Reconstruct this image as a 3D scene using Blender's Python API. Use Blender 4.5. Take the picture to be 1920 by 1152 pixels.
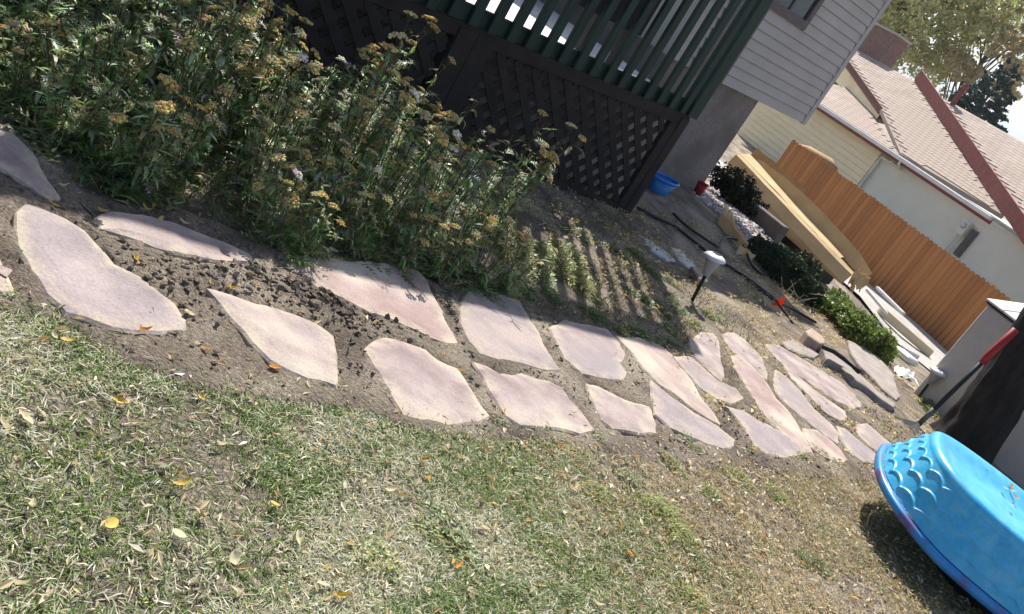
import bpy, bmesh, math, random
import numpy as np
from mathutils import Vector, Matrix, Quaternion
random.seed(7); RNG = np.random.default_rng(7)
SC = bpy.context.scene
for o in list(bpy.data.objects): bpy.data.objects.remove(o)
COL = SC.collection
rad = math.radians

# ---------------------------------------------------------------- camera
ROLL, PITCH, FOC, EYE = rad(31.5), rad(21.6), 1715.0, 1.5
cam = bpy.data.cameras.new('camera'); camo = bpy.data.objects.new('camera', cam); COL.objects.link(camo)
fwd = Vector((0, math.cos(PITCH), -math.sin(PITCH))); up0 = Vector((0, math.sin(PITCH), math.cos(PITCH))); rt0 = Vector((1, 0, 0))
cr = rt0*math.cos(ROLL) + up0*math.sin(ROLL); cu = -rt0*math.sin(ROLL) + up0*math.cos(ROLL)
M4 = Matrix((cr, cu, -fwd)).transposed().to_4x4(); M4.translation = Vector((0, 0, EYE))
camo.matrix_world = M4
cam.sensor_width = 36; cam.lens = FOC/1920*36; cam.clip_end = 6000; cam.clip_start = .05
SC.camera = camo
SC.render.resolution_x = 1024; SC.render.resolution_y = 614
# ---------------------------------------------------------------- sky and sun
SUN_EL = rad(48); SUN_H = Vector((-.194, .981, 0)).normalized()
w = bpy.data.worlds.new('World'); SC.world = w; w.use_nodes = True
nt = w.node_tree; bg = nt.nodes['Background']
sk = nt.nodes.new('ShaderNodeTexSky'); sk.sky_type = 'NISHITA'; sk.sun_disc = False
sk.sun_elevation = SUN_EL; sk.sun_rotation = rad(-11.2); sk.altitude = 1500; sk.dust_density = 4.0; sk.air_density = 1.0
nt.links.new(sk.outputs[0], bg.inputs[0]); bg.inputs[1].default_value = .095
sl = bpy.data.lights.new('sun', 'SUN'); sl.energy = 5.0; sl.angle = rad(.55); sl.color = (1, .955, .88)
so = bpy.data.objects.new('sun', sl); COL.objects.link(so)
sd = SUN_H*math.cos(SUN_EL) + Vector((0, 0, math.sin(SUN_EL)))
so.rotation_euler = sd.to_track_quat('Z', 'Y').to_euler(); so.location = sd*30
SC.view_settings.view_transform = 'Standard'; SC.view_settings.look = 'None'
SC.view_settings.exposure = .86; SC.view_settings.gamma = 1; SC.view_settings.use_curve_mapping = False

# ---------------------------------------------------------------- pixel helpers (photo pixels 1920x1152 -> world)
AF = rad(36.7)
UX, UY = math.sin(AF), math.cos(AF)          # along the house front, away
NX, NY = -math.cos(AF), math.sin(AF)         # from the lawn towards the house
BA = rad(-36.5)
BX, BY = math.sin(BA), math.cos(BA)          # along the neighbour's fence
MX, MY = math.cos(BA), -math.sin(BA)
def ray(px, py):
    dx, dy = px-960, py-576
    X = (dx*math.cos(ROLL)+dy*math.sin(ROLL))/FOC; U = (dx*math.sin(ROLL)-dy*math.cos(ROLL))/FOC
    d = Vector((X, math.cos(PITCH)+U*math.sin(PITCH), U*math.cos(PITCH)-math.sin(PITCH)))
    return d/d.y
def at_y(px, py, y): return ray(px, py)*y + Vector((0, 0, EYE))
def at_n(px, py, n):
    d = ray(px, py); return d*(n/(NX*d.x+NY*d.y)) + Vector((0, 0, EYE))
def at_m(px, py, m):
    d = ray(px, py); return d*(m/(MX*d.x+MY*d.y)) + Vector((0, 0, EYE))
def UN(u, n, z=0): return Vector((u*UX+n*NX, u*UY+n*NY, z))
def BM(b, m, z=0): return Vector((b*BX+m*MX, b*BY+m*MY, z))
def uof(x, y): return UX*x+UY*y
def nof(x, y): return NX*x+NY*y
def project(x, y, z):
    z = z-EYE; f = y*math.cos(PITCH)-z*math.sin(PITCH); f = np.maximum(f, .05) if isinstance(f, np.ndarray) else max(f, .05)
    U = (y*math.sin(PITCH)+z*math.cos(PITCH))/f*FOC; X = x/f*FOC
    return 960+X*math.cos(ROLL)+U*math.sin(ROLL), 576+X*math.sin(ROLL)-U*math.cos(ROLL)
def sm(t):
    t = np.clip(t, 0, 1); return t*t*(3-2*t)
def hsh(ix, iy, s):
    v = np.sin(ix*127.1+iy*311.7+s*74.7)*43758.5453
    return v-np.floor(v)
def vn(x, y, s=0):
    x = np.asarray(x, float); y = np.asarray(y, float)
    ix, iy = np.floor(x), np.floor(y); fx, fy = sm(x-ix), sm(y-iy)
    a = hsh(ix, iy, s)*(1-fx)+hsh(ix+1, iy, s)*fx; b = hsh(ix, iy+1, s)*(1-fx)+hsh(ix+1, iy+1, s)*fx
    return a*(1-fy)+b*fy
def fbm(x, y, s=0, o=4):
    r = 0; a = .5; t = 0
    for k in range(o): r = r+a*vn(x*2**k, y*2**k, s+k*5); t += a; a *= .5
    return r/t
def gz(x, y):
    x = np.asarray(x, float); y = np.asarray(y, float)
    u = uof(x, y); n = nof(x, y)
    z = -.08*u
    z = z + .27*sm((n-4.5)/1.5)*sm((u-7.5)/2.5)
    z = z - .075*np.maximum(u-12, 0)
    z = np.where(z < -1.6, -1.6-.28*(1-np.exp((z+1.6)/.28)), z)
    return np.minimum(z, .45)
def on_g(px, py, h=0):
    d = ray(px, py); t = 5.0
    for _ in range(60):
        x, y = d.x*t, d.y*t
        t += .6*((EYE - (float(gz(x, y))+h))/(-d.z) - t)
    return Vector((d.x*t, d.y*t, float(gz(d.x*t, d.y*t))+h))
def gpt(x, y, h=0): return Vector((x, y, float(gz(x, y))+h))

# ---------------------------------------------------------------- materials
def mat(name, c1, c2=None, scale=8, rough=.8, bump=0, bscale=40, metal=0, spec=.3, detail=6, stretch=None, attr=None, transl=0, c3=None, c3scale=2, coat=0, trans=0, lo=.35, hi=.65, grain=0, gscale=90, bd=.02, step=0, stscale=3, edgec=None):
    m = bpy.data.materials.new(name); m.use_nodes = True
    t = m.node_tree; N = t.nodes; L = t.links; b = N['Principled BSDF']
    b.inputs['Roughness'].default_value = rough; b.inputs['Metallic'].default_value = metal
    b.inputs['Specular IOR Level'].default_value = spec
    if coat: b.inputs['Coat Weight'].default_value = coat; b.inputs['Coat Roughness'].default_value = .15
    tc = N.new('ShaderNodeTexCoord'); mp = N.new('ShaderNodeMapping'); L.new(tc.outputs['Object'], mp.inputs[0])
    if stretch: mp.inputs['Scale'].default_value = stretch
    col = None
    if attr:
        a = N.new('ShaderNodeAttribute'); a.attribute_name = attr; col = a.outputs['Color']
    elif c2 is not None:
        nz = N.new('ShaderNodeTexNoise'); nz.inputs['Scale'].default_value = scale; nz.inputs['Detail'].default_value = detail; nz.inputs['Roughness'].default_value = .62
        L.new(mp.outputs[0], nz.inputs['Vector'])
        cr_ = N.new('ShaderNodeValToRGB'); cr_.color_ramp.elements[0].position = lo; cr_.color_ramp.elements[1].position = hi
        cr_.color_ramp.elements[0].color = (*c1, 1); cr_.color_ramp.elements[1].color = (*c2, 1)
        L.new(nz.outputs['Fac'], cr_.inputs[0]); col = cr_.outputs[0]
        if c3 is not None:
            n3 = N.new('ShaderNodeTexNoise'); n3.inputs['Scale'].default_value = c3scale; n3.inputs['Detail'].default_value = 5
            L.new(mp.outputs[0], n3.inputs['Vector'])
            r3 = N.new('ShaderNodeValToRGB'); r3.color_ramp.elements[0].position = .48; r3.color_ramp.elements[1].position = .66
            L.new(n3.outputs['Fac'], r3.inputs[0])
            mx = N.new('ShaderNodeMix'); mx.data_type = 'RGBA'; L.new(r3.outputs[0], mx.inputs[0]); L.new(col, mx.inputs[6]); mx.inputs[7].default_value = (*c3, 1)
            col = mx.outputs[2]
    if edgec is not None:
        ae = N.new('ShaderNodeAttribute'); ae.attribute_name = 'edge'
        n4 = N.new('ShaderNodeTexNoise'); n4.inputs['Scale'].default_value = 11; n4.inputs['Detail'].default_value = 6; L.new(mp.outputs[0], n4.inputs['Vector'])
        r4 = N.new('ShaderNodeMapRange'); r4.inputs[1].default_value = .38; r4.inputs[2].default_value = .60; L.new(n4.outputs['Fac'], r4.inputs[0])
        m4 = N.new('ShaderNodeMath'); m4.operation = 'MULTIPLY'; L.new(ae.outputs['Fac'], m4.inputs[0]); L.new(r4.outputs[0], m4.inputs[1])
        x4 = N.new('ShaderNodeMix'); x4.data_type = 'RGBA'; L.new(m4.outputs[0], x4.inputs[0]); L.new(col, x4.inputs[6]); x4.inputs[7].default_value = (*edgec, 1); col = x4.outputs[2]
    if grain and col is not None:
        ng = N.new('ShaderNodeTexNoise'); ng.inputs['Scale'].default_value = gscale; ng.inputs['Detail'].default_value = 3; ng.inputs['Roughness'].default_value = .7
        L.new(mp.outputs[0], ng.inputs['Vector'])
        rg = N.new('ShaderNodeMapRange'); rg.inputs[1].default_value = .3; rg.inputs[2].default_value = .7; rg.inputs[3].default_value = 1-grain; rg.inputs[4].default_value = 1+grain*.6
        L.new(ng.outputs['Fac'], rg.inputs[0])
        mg = N.new('ShaderNodeMix'); mg.data_type = 'RGBA'; mg.blend_type = 'MULTIPLY'; mg.inputs[0].default_value = 1
        L.new(col, mg.inputs[6]); L.new(rg.outputs[0], mg.inputs[7]); col = mg.outputs[2]
    if col is not None: L.new(col, b.inputs['Base Color'])
    else: b.inputs['Base Color'].default_value = (*c1, 1)
    if bump:
        nb = N.new('ShaderNodeTexNoise'); nb.inputs['Scale'].default_value = bscale; nb.inputs['Detail'].default_value = 8; nb.inputs['Roughness'].default_value = .65
        L.new(mp.outputs[0], nb.inputs['Vector'])
        bm_ = N.new('ShaderNodeBump'); bm_.inputs['Strength'].default_value = bump; bm_.inputs['Distance'].default_value = bd
        hgt = nb.outputs['Fac']
        if step:
            ns_ = N.new('ShaderNodeTexNoise'); ns_.inputs['Scale'].default_value = stscale; ns_.inputs['Detail'].default_value = 6; L.new(mp.outputs[0], ns_.inputs['Vector'])
            sn = N.new('ShaderNodeMath'); sn.operation = 'SNAP'; sn.inputs[1].default_value = .09; L.new(ns_.outputs['Fac'], sn.inputs[0])
            ad = N.new('ShaderNodeMath'); ad.operation = 'MULTIPLY_ADD'; ad.inputs[1].default_value = step; L.new(sn.outputs[0], ad.inputs[0]); L.new(hgt, ad.inputs[2]); hgt = ad.outputs[0]
        L.new(hgt, bm_.inputs['Height']); L.new(bm_.outputs[0], b.inputs['Normal'])
    if transl:
        tr = N.new('ShaderNodeBsdfTranslucent')
        if col is not None: L.new(col, tr.inputs[0])
        else: tr.inputs[0].default_value = (*c1, 1)
        ms = N.new('ShaderNodeMixShader'); ms.inputs[0].default_value = transl
        L.new(b.outputs[0], ms.inputs[1]); L.new(tr.outputs[0], ms.inputs[2]); L.new(ms.outputs[0], N['Material Output'].inputs[0])
    return m
MAT = dict(
 dirt=mat('soil', (.19, .15, .115), (.44, .36, .275), 4.5, .95, 1.0, 75, c3=(.54, .455, .35), c3scale=2.3, detail=12, lo=.36, hi=.66, grain=.55, gscale=70, bd=.05),
 clod=mat('soil_clod', (.07, .054, .042), (.20, .158, .12), 30, .95, 1.0, 160, bd=.03, grain=.4, gscale=200),
 flag=mat('sandstone', (.257, .194, .189), (.378, .306, .293), 5.5, .9, .35, 70, c3=(.47, .405, .345), c3scale=3.2, detail=10, grain=.16, gscale=110, step=2.2, stscale=3.5, edgec=(.50, .42, .32)),
 flag_b=mat('sandstone_tan', (.270, .211, .198), (.387, .320, .297), 4.2, .9, .35, 60, c3=(.29, .25, .255), c3scale=2.4, detail=10, grain=.16, gscale=110, step=2.2, stscale=2.8, edgec=(.50, .42, .32)),
 flag_c=mat('sandstone_grey', (.243, .203, .203), (.351, .297, .293), 3.6, .9, .35, 60, c3=(.40, .325, .30), c3scale=1.8, detail=10, grain=.2, gscale=90, step=2.6, stscale=4, edgec=(.46, .39, .30)),
 flag_d=mat('sandstone_rose', (.288, .203, .184), (.405, .310, .284), 5, .9, .35, 60, c3=(.50, .43, .36), c3scale=2.2, detail=10, grain=.18, gscale=120, step=2.4, stscale=3, edgec=(.52, .44, .33)),
 slab=mat('grey_slab', (.25, .215, .19), (.37, .32, .285), 6, .9, .6, 40),
 rock=mat('rock', (.30, .22, .17), (.45, .35, .28), 8, .9, .6, 40),
 stucco=mat('stucco', (.24, .205, .185), (.33, .29, .265), 26, .95, .9, 120, c3=(.21, .175, .155), c3scale=2.2),
 siding=mat('siding', (.40, .365, .335), (.45, .415, .385), 2, .6, .12, 90),
 trim=mat('trim', (.37, .35, .34), (.41, .39, .38), 4, .6),
 darktrim=mat('window_trim', (.10, .08, .075), (.14, .115, .11), 12, .6),
 glass=mat('window_glass', (.03, .04, .055), None, rough=.08, spec=.6),
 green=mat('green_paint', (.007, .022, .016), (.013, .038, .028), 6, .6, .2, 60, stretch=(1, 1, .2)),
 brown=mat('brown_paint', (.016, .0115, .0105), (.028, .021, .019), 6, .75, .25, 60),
 board=mat('deck_board', (.52, .50, .47), (.66, .64, .60), 5, .6, .2, 60),
 cream=mat('cream_siding', (.76, .67, .44), (.82, .73, .50), 2, .7, .1, 60),
 palewall=mat('pale_wall', (.62, .63, .54), (.67, .68, .59), 2, .7),
 shingle=mat('shingle', (.33, .262, .215), (.42, .34, .285), 1.5, .9, .4, 60),
 shingle2=mat('shingle_dark', (.28, .225, .185), (.34, .28, .235), 1.5, .9, .4, 60),
 maroon=mat('maroon_paint', (.17, .045, .042), (.23, .068, .06), 5, .65),
 gutter=mat('gutter', (.62, .61, .60), (.72, .71, .70), 3, .45),
 chimney=mat('chimney_brick', (.16, .10, .09), (.25, .16, .14), 10, .9, .5, 40),
 fence=mat('cedar', (.26, .105, .034), (.36, .155, .052), 3, .75, .3, 50, stretch=(1, 1, .12)),
 card=mat('cardboard', (.50, .355, .185), (.60, .445, .245), 3, .85, .15, 40),
 card2=mat('cardboard_brown', (.38, .22, .10), (.48, .30, .15), 4, .85, .15, 40),
 white=mat('white_plastic', (.72, .72, .70), (.80, .80, .78), 5, .5),
 grey=mat('grey_metal', (.42, .43, .44), (.55, .56, .57), 6, .4, metal=.3),
 shed=mat('shed_plastic', (.50, .455, .415), (.55, .505, .46), 9, .7, .15, 90),
 lid=mat('shed_lid', (.62, .60, .585), (.68, .66, .645), 9, .6, .15, 90),
 black=mat('black_plastic', (.012, .012, .013), (.02, .02, .021), 8, .5),
 red=mat('red_plastic', (.30, .012, .018), (.36, .02, .022), 8, .45),
 orange=mat('orange_flag', (.85, .10, .02), None, rough=.5, transl=.45),
 blue=mat('blue_tub', (.02, .16, .48), (.03, .20, .55), 6, .35),
 darkmetal=mat('dark_steel', (.10, .10, .10), (.16, .16, .16), 8, .5, metal=.5),
 solar=mat('solar_cap', (.55, .56, .57), (.68, .69, .70), 8, .35, metal=.25),
 frost=mat('lamp_shade', (.40, .40, .39), (.47, .47, .46), 9, .4, transl=.3),
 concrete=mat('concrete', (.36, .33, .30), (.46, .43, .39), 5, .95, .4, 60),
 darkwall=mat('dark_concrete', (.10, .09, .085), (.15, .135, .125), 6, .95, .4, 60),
 paleslab=mat('pale_slab', (.52, .52, .53), (.62, .62, .63), 6, .9, .3, 50),
 gravel=mat('gravel', (.40, .33, .31), (.70, .62, .58), 60, .9, .3, 60),
 lumber=mat('lumber', (.52, .43, .28), (.62, .52, .36), 4, .8, .3, 50),
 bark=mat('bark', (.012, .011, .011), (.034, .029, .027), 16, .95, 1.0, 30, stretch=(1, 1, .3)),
 trunk=mat('tree_wood', (.10, .08, .06), (.16, .13, .10), 10, .9, .6, 30),
 leaf=mat('leaf', (.1, .1, .05), attr='col', rough=.42, spec=.5, transl=.48),
 grass=mat('grass_blade', (.1, .1, .05), attr='col', rough=.65, spec=.2, transl=.3),
 litter=mat('dry_leaf', (.1, .1, .05), attr='col', rough=.75, spec=.2, transl=.3),
 needle=mat('needle', (.1, .1, .05), attr='col', rough=.7, spec=.2, transl=.15),
 bloom=mat('seed_head', (.1, .1, .05), attr='col', rough=.9, spec=.1),
 hill=mat('far_hill', (.20, .25, .30), (.26, .31, .35), .02, .95),
 field=mat('far_ground', (.24, .21, .14), (.32, .28, .19), .6, .95),
 cloth=mat('dark_cushion', (.02, .022, .03), (.035, .035, .045), 8, .9),
)

# ---------------------------------------------------------------- mesh helpers
def link(name, me, m, parent=None):
    o = bpy.data.objects.new(name, me); COL.objects.link(o)
    if m is not None and not me.materials: me.materials.append(MAT[m] if isinstance(m, str) else m)
    if parent is not None: o.parent = parent; o.matrix_parent_inverse = Matrix.Translation(-parent.location)
    return o
def thing(name, loc, label, cat, group=None):
    o = bpy.data.objects.new(name, None); COL.objects.link(o); o.location = loc; o.empty_display_size = .1
    return tag(o, label, cat, group)
def tag(o, label, cat, group=None):
    o['label'] = label; o['category'] = cat
    if group: o['group'] = group
    return o
def struct(o): o['kind'] = 'structure'; return o
def stuff(o): o['kind'] = 'stuff'; return o
class MB:
    def __init__(s): s.v = []; s.f = []
    def add(s, vs, fs):
        k = len(s.v); s.v += [tuple(v) for v in vs]; s.f += [tuple(i+k for i in f) for f in fs]
    def box8(s, p):   # bottom 4 ccw, top 4 ccw
        s.add(p, [(3, 2, 1, 0), (4, 5, 6, 7), (0, 1, 5, 4), (1, 2, 6, 5), (2, 3, 7, 6), (3, 0, 4, 7)])
    def obox(s, o, ex, ey, ez):
        o, ex, ey, ez = map(Vector, (o, ex, ey, ez))
        s.box8([o, o+ex, o+ex+ey, o+ey, o+ez, o+ex+ez, o+ex+ey+ez, o+ey+ez])
    def un(s, u0, u1, n0, n1, z0, z1):
        s.obox(UN(u0, n0, z0), UN(u1-u0, 0), UN(0, n1-n0), (0, 0, z1-z0))
    def bmx(s, b0, b1, m0, m1, z0, z1):
        s.obox(BM(b0, m0, z0), BM(0, m1-m0), BM(b1-b0, 0), (0, 0, z1-z0))
    def tube(s, pts, r, k=8, cap=True, closed=False):
        pts = [Vector(p) for p in pts]; n = len(pts); rr = r if isinstance(r, (list, tuple)) else [r]*n
        base = len(s.v); ref = None
        for i, p in enumerate(pts):
            d = (pts[min(i+1, n-1)]-pts[max(i-1, 0)]).normalized()
            if ref is None: ref = d.orthogonal().normalized()
            ref = (ref-d*ref.dot(d)).normalized(); bi = d.cross(ref)
            for j in range(k):
                a = 2*math.pi*j/k; s.v.append(tuple(p+(ref*math.cos(a)+bi*math.sin(a))*rr[i]))
        for i in range(n-1):
            for j in range(k):
                a = base+i*k+j; b = base+i*k+(j+1) % k; s.f.append((a, b, b+k, a+k))
        if cap: s.f.append(tuple(base+j for j in reversed(range(k)))); s.f.append(tuple(base+(n-1)*k+j for j in range(k)))
    def lathe(s, c, prof, k=20, axis=Vector((0, 0, 1)), cap=True):
        q = Vector((0, 0, 1)).rotation_difference(Vector(axis).normalized()); base = len(s.v); c = Vector(c)
        for r, z in prof:
            for j in range(k):
                a = 2*math.pi*j/k; s.v.append(tuple(c+q @ Vector((r*math.cos(a), r*math.sin(a), z))))
        for i in range(len(prof)-1):
            for j in range(k):
                a = base+i*k+j; b = base+i*k+(j+1) % k; s.f.append((a, b, b+k, a+k))
        if cap: s.f.append(tuple(base+j for j in reversed(range(k)))); s.f.append(tuple(base+(len(prof)-1)*k+j for j in range(k)))
    def mesh(s, name, smooth=False, origin=None):
        me = bpy.data.meshes.new(name)
        vs = s.v if origin is None else [(a-origin[0], b-origin[1], c-origin[2]) for a, b, c in s.v]
        me.from_pydata(vs, [], s.f); me.update()
        if smooth:
            for p in me.polygons: p.use_smooth = True
        return me
    def obj(s, name, m, parent=None, smooth=False, bevel=0):
        me = s.mesh(name, smooth)
        if bevel:
            bm = bmesh.new(); bm.from_mesh(me)
            bmesh.ops.remove_doubles(bm, verts=bm.verts, dist=1e-5)
            bmesh.ops.bevel(bm, geom=[e for e in bm.edges if e.is_manifold and e.calc_face_angle(0) > .6], offset=bevel, segments=1, affect='EDGES')
            bm.to_mesh(me); bm.free()
        return link(name, me, m, parent)
def np_mesh(name, V, T, C=None, smooth=False):
    me = bpy.data.meshes.new(name); V = np.asarray(V, np.float32); T = np.asarray(T, np.int32)
    me.vertices.add(len(V)); me.vertices.foreach_set('co', V.ravel())
    k = T.shape[1]; me.loops.add(T.size); me.loops.foreach_set('vertex_index', T.ravel())
    me.polygons.add(len(T)); me.polygons.foreach_set('loop_start', np.arange(len(T), dtype=np.int32)*k)
    if C is not None:
        a = me.attributes.new('col', 'FLOAT_COLOR', 'POINT'); C4 = np.ones((len(V), 4), np.float32); C4[:, :3] = C
        a.data.foreach_set('color', C4.ravel())
    me.update(calc_edges=True); me.validate()
    me.polygons.foreach_set('use_smooth', np.full(len(me.polygons), bool(smooth)))
    return me
def solo(name, mb, m, label, cat, group=None, smooth=False, bevel=0):
    return tag(mb.obj(name, m, None, smooth, bevel), label, cat, group)
def resample(poly, step):
    out = []
    for i in range(len(poly)):
        a, b = Vector(poly[i]), Vector(poly[(i+1) % len(poly)]); k = max(1, int((b-a).length/step))
        out += [a.lerp(b, j/k) for j in range(k)]
    return out

# ================================================================ SETTING
# ---- ground sheet
def axis_pts(lo, hi, st, far, g=1.22):
    a = list(np.arange(lo, hi+1e-6, st)); s = st
    x = lo; pre = []
    while x > -far: s *= g; x -= s; pre.append(x)
    s = st; x = hi; post = []
    while x < far: s *= g; x += s; post.append(x)
    return np.array(pre[::-1]+a+post)
xs = axis_pts(-2.6, 4.6, .03, 3500); ys = axis_pts(.6, 9.0, .03, 3500)
GX, GY = np.meshgrid(xs, ys); near = sm((GX+4)/2)*sm((6.5-GX)/2)*sm((11-GY)/2)*sm((GY+1)/1)
GZ = gz(GX, GY) + near*(.034*(fbm(GX*5, GY*5, 3)-.5)+.020*(fbm(GX*22, GY*22, 9, 3)-.5))
V = np.stack([GX.ravel(), GY.ravel(), GZ.ravel()], 1); nx = len(xs)
ii = (np.arange(len(ys)-1)[:, None]*nx+np.arange(nx-1)[None]).ravel()
struct(link('ground', np_mesh('ground', V, np.stack([ii, ii+1, ii+nx+1, ii+nx], 1), smooth=True), 'dirt'))

# ---- path of flagstones
def cA(p): return (p[0]/2.618, 380+p[1]/2.618)
def cB(p): return (560+p[0]/2.88, 450+p[1]/2.88)
def cC(p): return (1100+p[0]/2.88, 560+p[1]/2.88)
def c0(p): return (p[0]/2.304, p[1]/2.304)
def c5(p): return (1540+p[0]/5.235, 560+p[1]/5.235)
STONES = [
 (c0, [(-60, 540), (0, 558), (60, 580), (140, 660), (200, 760), (250, 840), (200, 862), (130, 800), (60, 760), (0, 722), (-60, 690)]),
 (cA, [(-90, 200), (-20, 240), (10, 275), (35, 330), (70, 410), (80, 440), (20, 440), (-90, 420)]),
 (cA, [(97, 65), (150, 20), (230, 50), (330, 90), (420, 140), (490, 215), (560, 300), (680, 360), (740, 410), (830, 480), (890, 560), (870, 600), (760, 608), (640, 618), (540, 600), (420, 555), (330, 530), (300, 500), (240, 450), (190, 370), (130, 250), (100, 150)]),
 (cA, [(500, 90), (560, 58), (700, 62), (850, 95), (980, 150), (1100, 195), (1230, 255), (1200, 278), (1050, 275), (900, 252), (770, 222), (700, 192), (520, 140)]),
 (cA, [(1035, 430), (1150, 460), (1300, 505), (1440, 550), (1560, 600), (1630, 650), (1642, 740), (1638, 890), (1500, 843), (1420, 812), (1330, 770), (1240, 680), (1160, 590), (1090, 500)]),
 (cB, [(375, 595), (420, 560), (480, 545), (570, 555), (680, 600), (745, 655), (850, 700), (890, 760), (950, 840), (1012, 940), (950, 968), (800, 975), (700, 958), (580, 932), (530, 850), (470, 760), (430, 680)]),
 (cB, [(0, 95), (130, 105), (300, 125), (450, 140), (560, 150), (640, 180), (685, 230), (722, 310), (762, 400), (800, 470), (832, 540), (790, 545), (700, 510), (600, 460), (510, 420), (400, 390), (250, 310), (130, 260), (60, 205), (0, 150)]),
 (cB, [(895, 340), (920, 290), (1000, 272), (1080, 290), (1190, 335), (1230, 400), (1290, 500), (1340, 600), (1402, 692), (1330, 690), (1230, 665), (1080, 632), (990, 602), (940, 540), (890, 450)]),
 (cB, [(1370, 480), (1450, 440), (1550, 465), (1660, 485), (1720, 540), (1755, 600), (1755, 640), (1740, 660), (1768, 720), (1740, 748), (1640, 740), (1540, 715), (1450, 640), (1420, 580)]),
 (cB, [(955, 675), (1010, 690), (1060, 725), (1200, 735), (1350, 770), (1410, 800), (1460, 870), (1520, 930), (1585, 1020), (1500, 1032), (1350, 1004), (1200, 990), (1130, 945), (1080, 870), (1020, 770)]),
 (cC, [(15, 475), (80, 490), (180, 540), (250, 565), (335, 590), (345, 650), (362, 718), (280, 712), (150, 692), (90, 650), (50, 560)]),
 (cC, [(200, 232), (330, 240), (420, 272), (470, 320), (530, 390), (575, 460), (610, 530), (670, 600), (700, 655), (640, 622), (560, 572), (470, 502), (400, 460), (330, 390), (280, 320)]),
 (cC, [(370, 465), (400, 490), (480, 550), (580, 620), (700, 690), (772, 750), (772, 782), (720, 796), (640, 775), (560, 735), (470, 700), (390, 632)]),
 (cC, [(490, 330), (560, 320), (610, 360), (700, 440), (790, 480), (830, 530), (760, 552), (690, 530), (620, 482), (560, 412)]),
 (cC, [(570, 230), (620, 195), (680, 200), (710, 240), (717, 320), (732, 400), (715, 432), (660, 382), (600, 322), (570, 280)]),
 (cC, [(745, 205), (800, 195), (850, 230), (930, 310), (960, 370), (962, 422), (900, 382), (830, 322), (780, 270)]),
 (cC, [(800, 340), (840, 345), (900, 390), (960, 450), (1020, 540), (1080, 600), (1120, 660), (1180, 760), (1200, 802), (1150, 792), (1060, 712), (980, 642), (920, 560), (860, 460), (820, 400)]),
 (cC, [(775, 595), (860, 620), (930, 660), (1010, 700), (1090, 750), (1178, 806), (1130, 834), (1060, 846), (990, 836), (920, 792), (870, 702)]),
 (cC, [(1040, 400), (1100, 440), (1170, 520), (1230, 600), (1300, 660), (1345, 720), (1330, 762), (1270, 722), (1180, 652), (1110, 592), (1050, 532), (1030, 470)]),
 (cC, [(1000, 268), (1060, 272), (1150, 322), (1250, 382), (1350, 445), (1420, 507), (1460, 560), (1420, 577), (1340, 542), (1250, 482), (1150, 412), (1060, 345)]),
 (cC, [(1080, 372), (1150, 428), (1230, 495), (1300, 545), (1380, 600), (1392, 632), (1350, 642), (1280, 602), (1210, 532), (1130, 452)]),
 (cC, [(1180, 712), (1250, 720), (1310, 762), (1370, 822), (1402, 872), (1350, 876), (1290, 854), (1220, 804)]),
 (cC, [(1360, 700), (1400, 710), (1460, 760), (1530, 820), (1562, 852), (1550, 884), (1490, 874), (1430, 832), (1390, 772)]),
 (cC, [(1465, 688), (1520, 686), (1580, 735), (1645, 790), (1645, 825), (1590, 836), (1530, 794), (1480, 742)]),
]
def stone_mesh(name, ring, top, thick, jit, seed, tiltv=(0, 0)):
    pts = resample(ring, .035); c = sum(pts, Vector())/len(pts); c.z = 0
    P = []
    for i, p in enumerate(pts):
        d = Vector((p.x-c.x, p.y-c.y, 0)); k = 1+jit*(float(fbm(p.x*11, p.y*11, seed))-.5)*.035/max(d.length, .1)
        P.append(Vector((c.x+d.x*k, c.y+d.y*k, 0)))
    n = len(P); mb = MB()
    def lv(inset, h, wob=0):
        for p in P:
            d = Vector((p.x-c.x, p.y-c.y, 0)); q = p-d.normalized()*inset
            z = float(gz(p.x, p.y))+h+tiltv[0]*(p.x-c.x)+tiltv[1]*(p.y-c.y)+wob*(float(vn(p.x*9, p.y*9, seed))-.5)
            mb.v.append((q.x, q.y, z))
    lv(-.008, -thick); lv(0, top-.012, .010); lv(.010, top-.003, .006); lv(.035, top, .003); lv(.085, top+.001, .003)
    for k in range(4):
        for j in range(n): mb.f.append((k*n+j, k*n+(j+1) % n, (k+1)*n+(j+1) % n, (k+1)*n+j))
    mb.f.append(tuple(4*n+j for j in range(n)))
    me = mb.mesh(name); ea = me.attributes.new('edge', 'FLOAT', 'POINT'); ea.data.foreach_set('value', np.repeat(np.array([1, 1, 1, .6, 0], np.float32), n)); bm = bmesh.new(); bm.from_mesh(me)
    bmesh.ops.triangulate(bm, faces=[f for f in bm.faces if len(f.verts) > 4]); bmesh.ops.recalc_face_normals(bm, faces=bm.faces); bm.to_mesh(me); bm.free()
    return me
STP = []; RINGS = []
for i, (cv, poly) in enumerate(STONES):
    ring = [on_g(*cv(p), .025) for p in poly]; c_ = sum(ring, Vector())/len(ring); ring = [c_+(p-c_)*(1.09 if i < 10 else 1.16) for p in ring]; STP.append([(p.x, p.y) for p in ring]); RINGS.append(ring)
def in_stone(x, y, grow=0):
    r = np.zeros(len(x), bool)
    for P in STP:
        A = np.array(P); c = A.mean(0); A = c+(A-c)*(1+grow)
        ins = np.zeros(len(x), bool); j = len(A)-1
        for i in range(len(A)):
            xi, yi, xj, yj = A[i, 0], A[i, 1], A[j, 0], A[j, 1]
            ins ^= ((yi > y) != (yj > y)) & (x < (xj-xi)*(y-yi)/(yj-yi+1e-12)+xi); j = i
        r |= ins
    return r
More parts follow.
